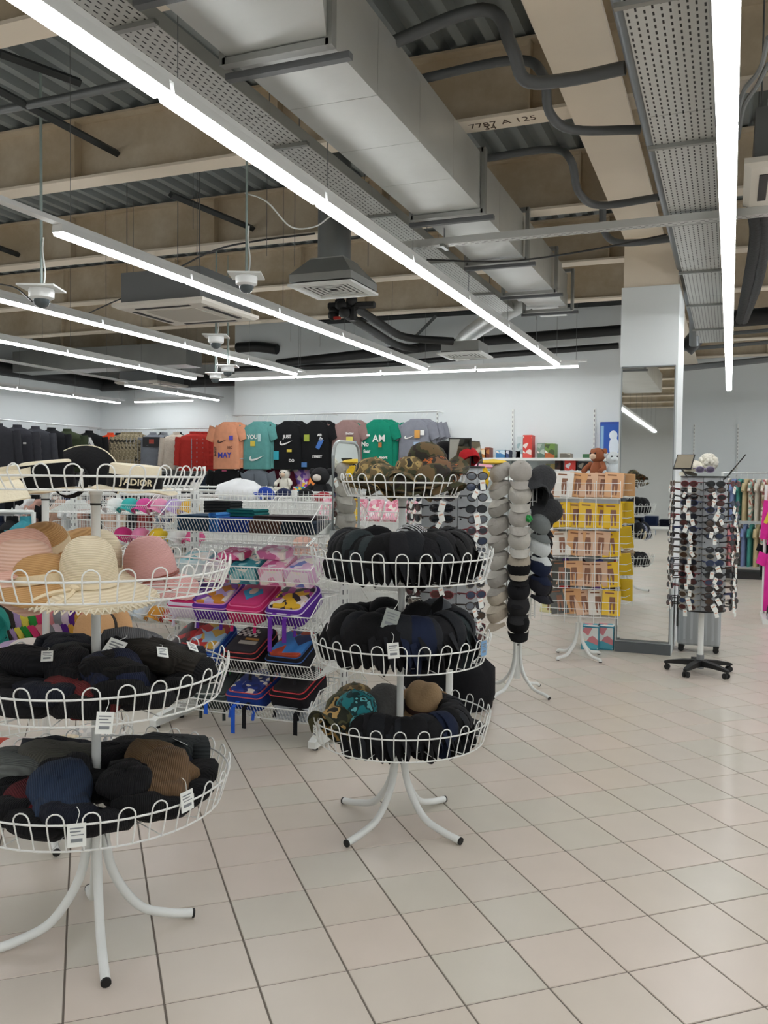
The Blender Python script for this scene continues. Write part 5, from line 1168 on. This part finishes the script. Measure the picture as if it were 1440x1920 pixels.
# recess wall: winter jackets
yr = Y1-.32
rail('white rail of winter jackets on the recess wall', (XL+.2, yr, RZW-.03), (XS-.25, yr, RZW-.03), wall=(0, .31, 0))
def recess(px, K_, m, lb, s_=1, n=0, cat='jacket', dy=0, **k):
    p = ay(px, 800, yr+dy); o = hang(K_, (p.x, yr+dy, RZW-.03), .35, m, lb, cat, s_=s_, **k)
    return o
ora = cloth('e2502a')
o = recess(207, JAC, ora, 'bright orange jacket with black lower panels in the recess', 1.02); deco(o, .17, [('box', -.02, -.62, .26, .34, '1d1d20'), ('box', .05, -.32, .02, .18, '2a2022')])
for k, px in enumerate((232, 240, 247, 254, 261)): recess(px, JAC, mat('7d735a', .85, kind='camo', c2='9c9076', c3='5a5240', vs_=12), ['first', 'second', 'third', 'fourth', 'fifth'][k]+' tan camouflage jacket from the left in the recess', .95, dy=.02*(k-2)).rotation_euler
for k, px in enumerate((222, 228, 305, 335)): recess(px, JAC, cloth('232427'), ['first', 'second', 'third', 'fourth'][k]+' black jacket from the left, behind others in the recess', .98, dy=.12)
o = recess(287, VEST, cloth('777c84'), 'grey quilted vest with a black yoke in the recess', 1.08); deco(o, .18, [('box', 0, -.27, .36, .2, '1c1d20'), ('box', .0, -.26, .1, .09, 'b54a3c')])
recess(308, VEST, cloth('868b92'), 'plain grey quilted vest behind the black yoked one in the recess', 1.05, dy=.1)
recess(331, JAC, cloth('c9c0b2', bump=.9, bs=30), 'cream fleece jacket in the recess', 1.1)
redj = cloth('b0352e')
for k, px in enumerate((362, 372, 383)): recess(px, PUF, redj, ['leftmost', 'middle', 'rightmost'][k]+' red puffer jacket beside the wall step', 1.08, dy=-.06*(2-k))
ry2 = 1.78
rail('lower rail of dark trousers on the recess wall', (XL+.2, yr, ry2), (XS-.25, yr, ry2), wall=(0, .31, 0))
for k in range(13):
    hang(JAC, (XL+.6+.36*k, yr+.03*(k % 2), ry2), .2, cloth(['17181b', '1d1e22', '22242a', '26303f'][k % 4]), od[k] + ' dark garment from the left on the lower recess rail' if k < 9 else ['tenth', 'eleventh', 'twelfth', 'last'][k-9]+' dark garment from the left on the lower recess rail', 'jacket')
# left wall jackets, facing the aisle
xl = XL+.35
rail('white rail of dark jackets along the left wall', (xl, 9.0, RZW), (xl, 15.7, RZW), wall=(-.34, 0, 0))
for k, (px, K_, h, lb) in enumerate(((-8, JAC, '34353a', 'black leather look jacket at the left frame edge'), (28, PUF, '3a3b41', 'black quilted jacket nearest on the left wall rail'), (62, JAC, '404248', 'charcoal jacket third along the left wall rail'), (92, JAC, '222326', 'black jacket left of the dark green one on the left wall rail'), (122, PUF, '39422f', 'dark green hooded jacket on the left wall rail'), (163, JAC, '141517', 'black sweatshirt with a white three bar mark on the left wall rail'))):
    p = ax(px, 795, xl); o = hang(K_, (xl+.06, p.y, RZW), .72, cloth(h), lb, 'jacket', s_=1.18)
    if k == 5: deco(o, .2, [('mark', 0, -.36), ('word', 0, -.42, .09, 'e6e6e6', 'adidas')])
    if k == 1: deco(o, .22, [('box', .12, -.38, .05, .03, 'd8d8d8')])
rail('lower rail of dark garments along the left wall', (xl, 9.0, ry2), (xl, 15.6, ry2), wall=(-.34, 0, 0))
for k in range(14): hang(JAC, (xl, 9.5+.44*k, ry2), pi/2, cloth(['15161a', '1c1d21', '20242c', '2b2f36'][k % 4]), 'dark garment, %s from the near end of the lower left wall rail' % OR[k], 'jacket')
# standing rails in the middle distance
def floor_rail(lb, a, b, z, garments, K_=JAC, cols=(), tag_='', s_=1.0):
    a, b = Vector(a), Vector(b); t = thing('garment_rack', lb, 'clothes rack', (a.x, a.y, 0)); d = b-a
    MB().tube([(0, 0, z), (d.x, d.y, z)], .02, 8).build('bar', WHITE, t)
    n = Vector((-d.y, d.x, 0)).normalized()*.28
    for q in (Vector((0, 0, 0)), d):
        MB().tube([(q.x, q.y, .03), (q.x, q.y, z)], .02, 8).build('post', WHITE, t)
        MB().tube([(q.x-n.x, q.y-n.y, .03), (q.x+n.x, q.y+n.y, .03)], .02, 8).build('foot', WHITE, t)
    rz = math.atan2(d.y, d.x)+pi/2
    for k in range(garments):
        p = a+d*((k+.5)/garments); h, n_ = cols[k % len(cols)]
        o = hang(K_, (p.x, p.y, z+.03), rz+rnd.uniform(-.12, .12), h if not isinstance(h, str) else cloth(h), '%s garment, %s from the left on the %s' % (n_, OR[k], tag_), 'clothing', s_=s_)
floral = lambda a, b, c, s_=25: mat(a, .8, kind='print', c2=b, c3=c, vs_=s_)
floor_rail('white rack of patterned and dark clothes behind the nearest left stand, nearer one', (-6.9, 5.2), (-5.55, 5.75), 1.34, 12, JAC, [('1d2740', 'navy'), ('17171a', 'black'), (floral('8a5a48', 'd9c9b0', '3a4a58'), 'patterned'), ('1a2236', 'dark blue'), ('17181a', 'black'), ('3f8f9c', 'turquoise')], 'nearer left rack', .95)
floor_rail('white rack of mixed clothes behind the nearest left stand, farther one', (-8.2, 8.8), (-5.6, 9.4), 1.42, 18, JAC, [(floral('b98a7a', 'e0d5c8', '5a6a78'), 'patterned'), ('2a3a5a', 'blue'), ('c9b8a0', 'sand'), ('26282c', 'charcoal'), ('8a3a3a', 'rust')], 'farther left rack', .95)
floor_rail('white rack of dark clothes under the recess jackets', (-9.6, 11.2), (-6.6, 11.8), 1.5, 16, JAC, [('17181b', 'black'), ('20242c', 'ink blue'), ('2d2d30', 'charcoal'), ('14161c', 'black')], 'rack before the recess', 1.0)
floor_rail('white rack of dark shirts below the grey zipped shirt', (-6.2, 10.8), (-4.6, 11.1), 1.45, 10, TEE, [('16181c', 'black'), ('1f2836', 'ink'), ('cfd2d2', 'white'), ('1b1c1e', 'black')], 'rack under the t-shirts', .95)
floor_rail('white rack of blouses left of the coloured caps row', (-7.6, 7.75), (-6.4, 7.9), 1.45, 9, SLIM, [('d6d9d9', 'white'), ('c49a8c', 'dusty rose'), ('17171a', 'black'), ('c9a894', 'tan rose'), ('e2e4e4', 'white')], 'blouse rack', 1.0)
for k, (px, py) in enumerate(((378, 920), (450, 916), (260, 918))):
    p = ay(px, py, 9.9); t = thing('t_stand', ['white t-bar stand left of the white sack', 'white t-bar stand behind the white sack', 'white t-bar stand behind the lettered boater hat'][k], 'display stand', (p.x, p.y, 0))
    MB().tube([(0, 0, 0), (0, 0, p.z)], .018, 8).build('post', WHITE, t); MB().tube([(-.33, 0, p.z), (.33, 0, p.z)], .018, 8).build('arm', WHITE, t); MB().lathe([(.002, 0), (.2, 0), (.2, .015), (.002, .03)], 16).build('base', WHITE, t)
# toy shelf on the back wall
ysf = Y0-.22
def shelf(lb, x0, x1, z, y=ysf, d=.4): return MB().box(((x0+x1)/2, y, z-.015), (x1-x0, d, .03)).box(((x0+x1)/2, y-d/2-.003, z-.012), (x1-x0, .006, .04)).build('shelf_board', WHITE, label=lb, cat='shelf', sharp=20)
xa, xb = ay(895, 890, ysf).x, ay(1166, 890, ysf).x
shelf('upper white wall shelf of boxed toys right of the grey tee', xa, xb, 1.99); shelf('lower white wall shelf of boxed toys', xa, xb, 1.69); shelf('third white wall shelf, below the boxed toys', xa, xb, 1.35); shelf('fourth white wall shelf, low behind the packet rack', xa, xb, .95)
xc, xd = ay(505, 925, ysf).x, ay(640, 925, ysf).x
shelf('white wall shelf with plush toys below the black t-shirts', xc, xd, 1.42, d=.5)
tb = [(903, 862, 20, 18, 'd9a06a', 'b5763a', 'e9d8b8', 'tan toy box at the left of the upper wall shelf', 0), (914, 862, 9, 20, '8f4a34', '6f3424', 'b5763a', 'narrow brown toy box beside the tan one', 0), (940, 865, 20, 15, '7fb0cc', '4a80b0', 'c9dce4', 'sky blue toy box on the upper wall shelf', 0), (951, 865, 8, 15, '2a3550', '3a4a70', 'c9ccd4', 'narrow navy toy box beside the sky blue one', 0),
      (975, 864, 12, 40, 'c9d4d4', 'd9e0e0', '9ab0b4', 'tall pale toy box beside the tall red one', 0), (989, 866, 17, 43, 'd4483f', 'd95a50', 'e9d9d0', 'tall red toy box on the upper wall shelf', 0), (972, 868, 9, 14, '1c1c20', '3a3a40', '6a6a70', 'small black box left of the tall red one', 0), (1015, 866, 14, 28, '7f9484', '5f7468', 'b0bcb0', 'grey green box side of the racing car set', 0), (1031, 866, 19, 27, '6f8f4a', 'b5653a', '4a5a3a', 'green and orange racing set box on the upper shelf', 0),
      (1032, 893, 17, 27, '8a7a4a', 'b5553a', '4a5a48', 'lower racing set box under the green and orange one', 1), (1046, 893, 10, 34, '3a2420', '6a3a30', '1c1c1c', 'dark brown narrow box on the lower wall shelf', 1), (1069, 894, 20, 34, 'c9453f', 'd9605a', 'd9d4d8', 'red boxed toy with a round picture on the lower shelf', 1), (1093, 893, 22, 31, '1d1d20', '33343a', '8a8478', 'black boxed toy on the lower wall shelf', 1), (1102, 868, 18, 8, '5f8a5a', '3f6a4a', 'd9c9a0', 'flat green box on the upper wall shelf right end', 0), (1116, 868, 20, 10, 'd0507a', 'b53a60', 'e9b0c4', 'pink flat box right of the green one', 0), (1060, 868, 20, 9, '9a8f80', '6f6a60', 'c9c4b8', 'flat grey box in the middle of the upper wall shelf', 0), (925, 894, 26, 14, '3a8fb0', '2f6f8a', 'd9e4e8', 'turquoise flat box on the lower wall shelf', 1), (960, 894, 26, 12, '3f8a74', 'b0c0b0', '2a5a4a', 'sea green flat box on the lower wall shelf', 1)]
for px, py, wpx, hpx, a, b, c, lb, lower in tb:
    p = ay(px, py, ysf-.1); k = (p-EYE).length/F; toybox((p.x, ysf-.02, 1.69 if lower else 1.99), (wpx*k*1.0, .22, hpx*k), floral(a, b, c, 14), lb, 0, 0, mat(a, .5))
# big blue picture box near the pillar
p = ay(1146, 864, ysf); k = (p-EYE).length/F
t = toybox((p.x-.02, ysf, 1.99), (35*k, .12, 66*k), mat('2456b0', .5), 'large blue picture box with a white figure, left of the pillar mirror', 0, 0, mat('2a4aa0', .5))
MB().ell((.06, -.063, 22*k), (.07, .01, .15), 10, 6).ell((.05, -.063, 42*k), (.06, .01, .07), 10, 6).build('picture', mat('d9e4ee', .5), t)
MB().box((-.11, -.063, 33*k), (.045, .004, 52*k)).build('title_band', mat('8fb8d8', .5), t)
# shelving unit before the pillar with plush toys
ux, uy = ay(1120, 900, 10.6).x, 10.9
t = thing('shelf_unit', 'white shelf unit between the packet rack and the pillar', 'shelving', (ux, uy, 0)); sm = None
MB().box((0, .2, .9), (1.1, .02, 1.78)).build('back_panel', mat('d8dcdb', .5), t, sharp=20)
for z in (.2, .5, .8, 1.1, 1.60):
    if sm is None: o = MB().box((0, 0, 0), (1.1, .4, .025)).box((0, -.203, 0), (1.1, .008, .045)).build('shelf', WHITE, t, sharp=20); sm = o.data; o.location.z = z
    else: part('shelf', sm, t, T(0, 0, z))
for sx in (-1, 1): MB().box((sx*.55, 0, .9), (.02, .4, 1.8)).build('side_panel', WHITE, t, sharp=20)
MB().box((ux, uy+.02, 1.634), (1.0, .36, .04)).build('shelf_tray', WHITE, label='shallow white tray on top of the shelf unit beside the pillar', cat='tray', sharp=20)
def plush(c, m, lb, s_=1, belly=None, ear='round', rz=0):
    t = thing('plush_toy', lb, 'toy', M=T(c) @ RZ(rz) @ S(s_)); q = dict(sharp=180)
    MB().ell((0, 0, .1), (.085, .07, .105), 14, 9).build('body', m, t, **q)
    MB().ell((0, -.015, .245), (.078, .07, .07), 14, 9).build('head', m, t, **q)
    MB().ell((0, -.075, .232), (.038, .03, .028), 10, 7).build('muzzle', belly or m, t, **q)
    e = MB()
    for sx in (-1, 1):
        if ear == 'round': e.ell((sx*.075, 0, .28), (.028, .014, .03), 10, 6)
        else: e.loft([[(sx*.05-.025, -.01, .295), (sx*.05+.025, -.01, .295), (sx*.05+.025, .02, .295), (sx*.05-.025, .02, .295)], [(sx*.062-.004, 0, .37), (sx*.062+.004, 0, .37), (sx*.062+.004, .008, .37), (sx*.062-.004, .008, .37)]])
    e.build('ears', m, t, **q)
    for sx in (-1, 1):
        MB().tube(spline([(sx*.06, -.02, .17), (sx*.11, -.05, .12), (sx*.1, -.09, .09)]), .026, 8).build('arm', m, t, **q)
        MB().tube(spline([(sx*.05, -.03, .04), (sx*.08, -.1, .03), (sx*.085, -.14, .035)]), .032, 8).build('leg', m, t, **q)
        MB().ell((sx*.028, -.079, .262), (.008, .006, .009), 8, 5).build('eye', BLACK, t, **q)
    return t
brown = mat('9a5a3a', .9, bump=.5, bs=70); creamp = mat('e6c9ae', .9, bump=.5, bs=70)
pz = 1.656
plush((ay(1122, 880, 10.75).x, 10.75, pz), brown, 'brown plush monkey with a cream muzzle on the shelf unit', 1.3, creamp, rz=-.6)
plush((ay(1148, 880, 10.65).x, 10.72, pz), mat('d3dadd', .9, bump=.4), 'pale wrapped plush toy beside the brown monkey', 1.15, None, 'round', .3)
fluffy((ay(1140, 912, 10.6).x, 10.72, 1.14+.07), .075, mat('c02a2c', .8), 'red round plush toy on the shelf below the monkey', 'plush_toy', 'toy', 8, 40, .25)
stuff_c = [('c02a2c', 'red'), ('8f9298', 'grey'), ('6a4a8a', 'violet'), ('3a2a2a', 'brown'), ('4a5a9a', 'blue'), ('b03040', 'crimson')]
for r_, z in enumerate((.2, .5, .8, 1.1)):
    for k in range(5):
        if r_ == 3 and k == 3: continue
        h, n_ = stuff_c[(r_*2+k) % 6]
        lump((ux-.42+.21*k, uy-.03, z+.014), (.09, .11, .17), cloth(h), '%s soft toy bag, %s from left, %s shelf of the pillar unit' % (n_, od[k].replace('topmost', 'first'), ['lowest', 'second', 'third', 'fourth'][r_]), r_*5+k, 'toy_bag', 'bag')
# plush toys below the black shirts
plush((ay(532, 925, ysf-.1).x, ysf-.05, 1.42), mat('e3e0d4', .9, bump=.6, bs=60), 'white plush cat sitting below the black t-shirts', 1.25, creamp, 'pointed')
toybox((ay(515, 925, ysf).x-.12, ysf+.1, 1.42), (.14, .1, .3), floral('d9c9a8', 'b58a5a', 'e9e0d0', 20), 'beige boxed toy left of the white plush cat')
toybox((ay(560, 925, ysf).x, ysf+.1, 1.42), (.28, .08, .42), floral('c9a8d8', '7a5ab8', 'e9b0c0', 16), 'lilac boxed doll set right of the white plush cat')
toybox((ay(575, 925, ysf).x+.02, ysf-.08, 1.42), (.1, .1, .22), floral('8f3ab0', 'd94f8f', 'f0c040', 20), 'violet boxed toy in front of the lilac set')
lump((ay(588, 925, ysf).x, ysf-.05, 1.42), (.1, .1, .26), mat('e07f2a', .5), 'orange wrapped toy right of the lilac set', 4, 'wrapped_toy', 'toy')
lump((ay(594, 925, ysf).x+.06, ysf-.02, 1.42), (.08, .1, .14), mat('8fb83a', .5), 'lime wrapped toy beside the orange one', 6, 'wrapped_toy', 'toy')
toybox((ay(578, 925, ysf).x-.05, ysf-.14, 1.42), (.3, .06, .09), floral('3f9fc0', 'd94f4f', 'e9d040', 25), 'flat bright boxed set in front of the plush toys')
plush((ay(607, 925, 12.3).x, 12.2, 1.2), mat('1c1c1f', .9, bump=.6), 'large black plush bear left of the arched mirror', 2.0, mat('d8cfc4', .8))
MB().box((ay(607, 925, 12.3).x, 12.3, .6), (.6, .5, 1.2)).build('plinth', WHITE, label='white plinth carrying the large black plush bear', cat='plinth', sharp=20)
# ------------------------------------------------------------- suitcase, right hand side
t = thing('suitcase', 'silver grey wheeled suitcase behind the castor spinner', 'suitcase', (-.245, 8.98, 0))
m = MB(); shell = mat('b3b9bd', .35, .3, kind='stripe', c2='aab0b4', vs_=5)
def rr2(w_, h, y, r=.04, n=4):
    p = []
    for cx, cz, a0 in ((w_/2-r, h/2-r, 0), (-w_/2+r, h/2-r, pi/2), (-w_/2+r, -h/2+r, pi), (w_/2-r, -h/2+r, 3*pi/2)): p += [(cx+r*cos(a0+pi/2*k/n), y, .40+cz+r*sin(a0+pi/2*k/n)) for k in range(n+1)]
    return p
m.loft([rr2(.36, .62, -.13), rr2(.40, .66, -.11), rr2(.40, .66, .11), rr2(.36, .62, .13)]).build('shell', shell, t, sharp=40)
for k in range(5): MB().box((-.13+.065*k, -.132, .40), (.02, .006, .54)).build('rib', shell, t, sharp=20)
for sx in (-1, 1):
    for sy in (-1, 1): MB().lathe([(.002, .012), (.028, .01), (.028, -.01), (.002, -.012)], 12, M=T(sx*.16, sy*.09, .029) @ RX(pi/2)).box((sx*.16, sy*.09, .06), (.05, .05, .03)).build('wheel', BLACK, t, sharp=40)
MB().tube([(-.09, .1, .72), (-.09, .1, .9), (.09, .1, .9), (.09, .1, .72)], .008, 6).build('handle', GREYM, t)
MB().box((-.2, 0, .4), (.012, .27, .3)).build('hinge', DARK, t, sharp=20)
cols_r = [(floral('d9cfc0', 'c08a78', '7fa08a'), 'floral cream'), ('cf9a6a', 'apricot'), (floral('8fb0a4', 'e0d8c8', 'c07a6a'), 'floral green'), ('7f8fb8', 'periwinkle'), (floral('d9a0a0', 'e9e0d4', '8f6a7a'), 'floral rose'), ('d8d2c4', 'ivory'), ('4f9a92', 'teal'), ('d88f94', 'salmon'), (floral('e0d8c8', '9a8f70', 'b0606a'), 'floral sand'), ('c9b890', 'straw')]
gx0, gx1, gy = ay(1366, 900, 16.3).x, 2.6, 16.3
for r_, (z, nm_) in enumerate(((1.83, 'upper'), (1.04, 'lower'))):
    rail(nm_+' far rail of colourful summer clothes behind the castor spinner', (gx0-.1, gy, z), (gx1, gy, z))
    for k in range(22):
        h, n_ = cols_r[(k*3+r_*4) % 10]
        hang(SLIM, (gx0+.1*k, gy+rnd.uniform(-.03, .03), z+.01), pi/2-.25, h if not isinstance(h, str) else cloth(h), '%s garment, %s from the left on the %s far rail' % (n_, OR[k], nm_), 'clothing', s_=1.12)
for x in (gx0-.1, (gx0+gx1)/2, gx1): MB().tube([(x, gy, 0), (x, gy, 1.84)], .02, 8).build('rail_post', WHITE, label='white post of the far clothes rails, '+('left end' if x < .3 else 'middle' if x < 2 else 'right end'), cat='post')
MB().box(((gx0+gx1)/2, gy, .06), (gx1-gx0+.2, .5, .12)).build('plinth', DARK, label='dark plinth under the far colourful clothes', cat='plinth', sharp=20)
hot = cloth('e0359a'); ptop = ax(1420, 925, .55)
rail('short rail carrying the hot pink tracksuit at the right edge', (.45, 11.6, 1.62), (1.4, 11.6, 1.62))
t = thing('garment_rack', 'white frame with two posts carrying the hot pink tracksuit', 'clothes rack', (.92, 11.6, 0))
for x in (-.5, .5): MB().tube([(x, 0, .02), (x, 0, 1.64)], .018, 8).build('post', WHITE, t); MB().box((x, 0, .015), (.05, .6, .03)).build('foot', WHITE, t)
o = hang(JAC, (.68, 11.5, 1.60), -.1, hot, 'hot pink jacket with black and yellow panels at the right edge', 'jacket', s_=.86); deco(o, .17, [('box', -.14, -.42, .2, .2, '17171a', .4), ('box', -.25, -.36, .05, .3, 'd8c23a', -.35), ('box', -.02, -.74, .38, .06, '17171a')])
o = hang(SLIM, (.68, 11.55, 1.02), -.1, hot, 'hot pink top with grey side bands below the pink jacket', 'clothing', s_=1.25); deco(o, .07, [('box', -.1, -.45, .03, .5, '9a8fb0'), ('box', -.04, -.45, .02, .5, 'c9c0d0')])
rail('lower rail of the pink tracksuit at the right edge', (.42, 11.6, 1.04), (1.42, 11.6, 1.04))
hang(JAC, (1.05, 11.5, 1.60), -.1, cloth('e85aa8'), 'second pink jacket right of the hot pink one', 'jacket', s_=.86)
hang(SLIM, (.52, 11.62, 1.02), -.2, cloth('17171a'), 'black top left of the hot pink top', 'clothing', s_=.7)
t = MB().box((.85, 11.25, .03), (.9, .5, .06)).build('shoe_board', WHITE, label='low white board of shoes at the right edge', cat='board', sharp=20)
def shoe_mk():
    def r_(y, w_, z0, z1): return [(-w_/2, y, z0), (w_/2, y, z0), (w_/2*1.02, y, z0+.4*(z1-z0)), (w_/2*.7, y, z1), (-w_/2*.7, y, z1), (-w_/2*1.02, y, z0+.4*(z1-z0))]
    o = MB().loft([r_(-.135, .05, .025, .045), r_(-.11, .085, .022, .06), r_(-.05, .095, .02, .075), r_(.02, .085, .02, .105), r_(.08, .08, .02, .115), r_(.125, .06, .022, .11)]).build('shoe', BLACK)
    MB().loft([[(-w_/2, y, 0), (w_/2, y, 0), (w_/2, y, .024), (-w_/2, y, .024)] for y, w_ in ((-.145, .05), (-.11, .1), (-.03, .1), (.05, .085), (.13, .075))]).build('sole', mat('d8d8d4', .5), o, sharp=50)
    return o
SH = Kind(shoe_mk)
for k, (x, y, m_, n_) in enumerate(((.50, 11.12, 'b9b8c0', 'pale grey'), (.63, 11.12, 'a9a8b4', 'grey'), (.50, 11.38, '26252a', 'black'), (.63, 11.38, '2a2a30', 'charcoal'), (.80, 11.12, '8f8aa0', 'lilac grey'), (.93, 11.12, '9a96a8', 'dusty lilac'), (.80, 11.38, '1d1d22', 'ink black'), (.93, 11.38, '3a3a40', 'slate'))):
    SH.put(T(x, y, .061) @ RZ(rnd.uniform(-.1, .1)), n_+' sneaker, '+('front' if y < 11.2 else 'back')+' row on the low white board', 'shoe', None, [cloth(m_)])
# behind the photographer, seen in the pillar mirror
t = thing('display_table', 'white table of folded jeans opposite the pillar mirror', 'table', (-1.5, -1.6, 0))
MB().box((0, 0, .72), (1.6, .8, .04)).build('table_top', WHITE, t, sharp=20)
for sx in (-1, 1):
    for sy in (-1, 1): MB().box((sx*.74, sy*.34, .35), (.05, .05, .70)).build('leg', WHITE, t, sharp=20)
for k in range(5): folded('folded_jeans', (-2.1+.3*k, -1.6, .741), (.26, .4, .14+.03*(k % 3)), [cloth(['22304f', '1c2740', '2a3a5c', '1a2030', '263250'][k])], ['dark blue', 'navy', 'mid blue', 'black blue', 'steel blue'][k]+' pile of jeans on the table opposite the mirror')
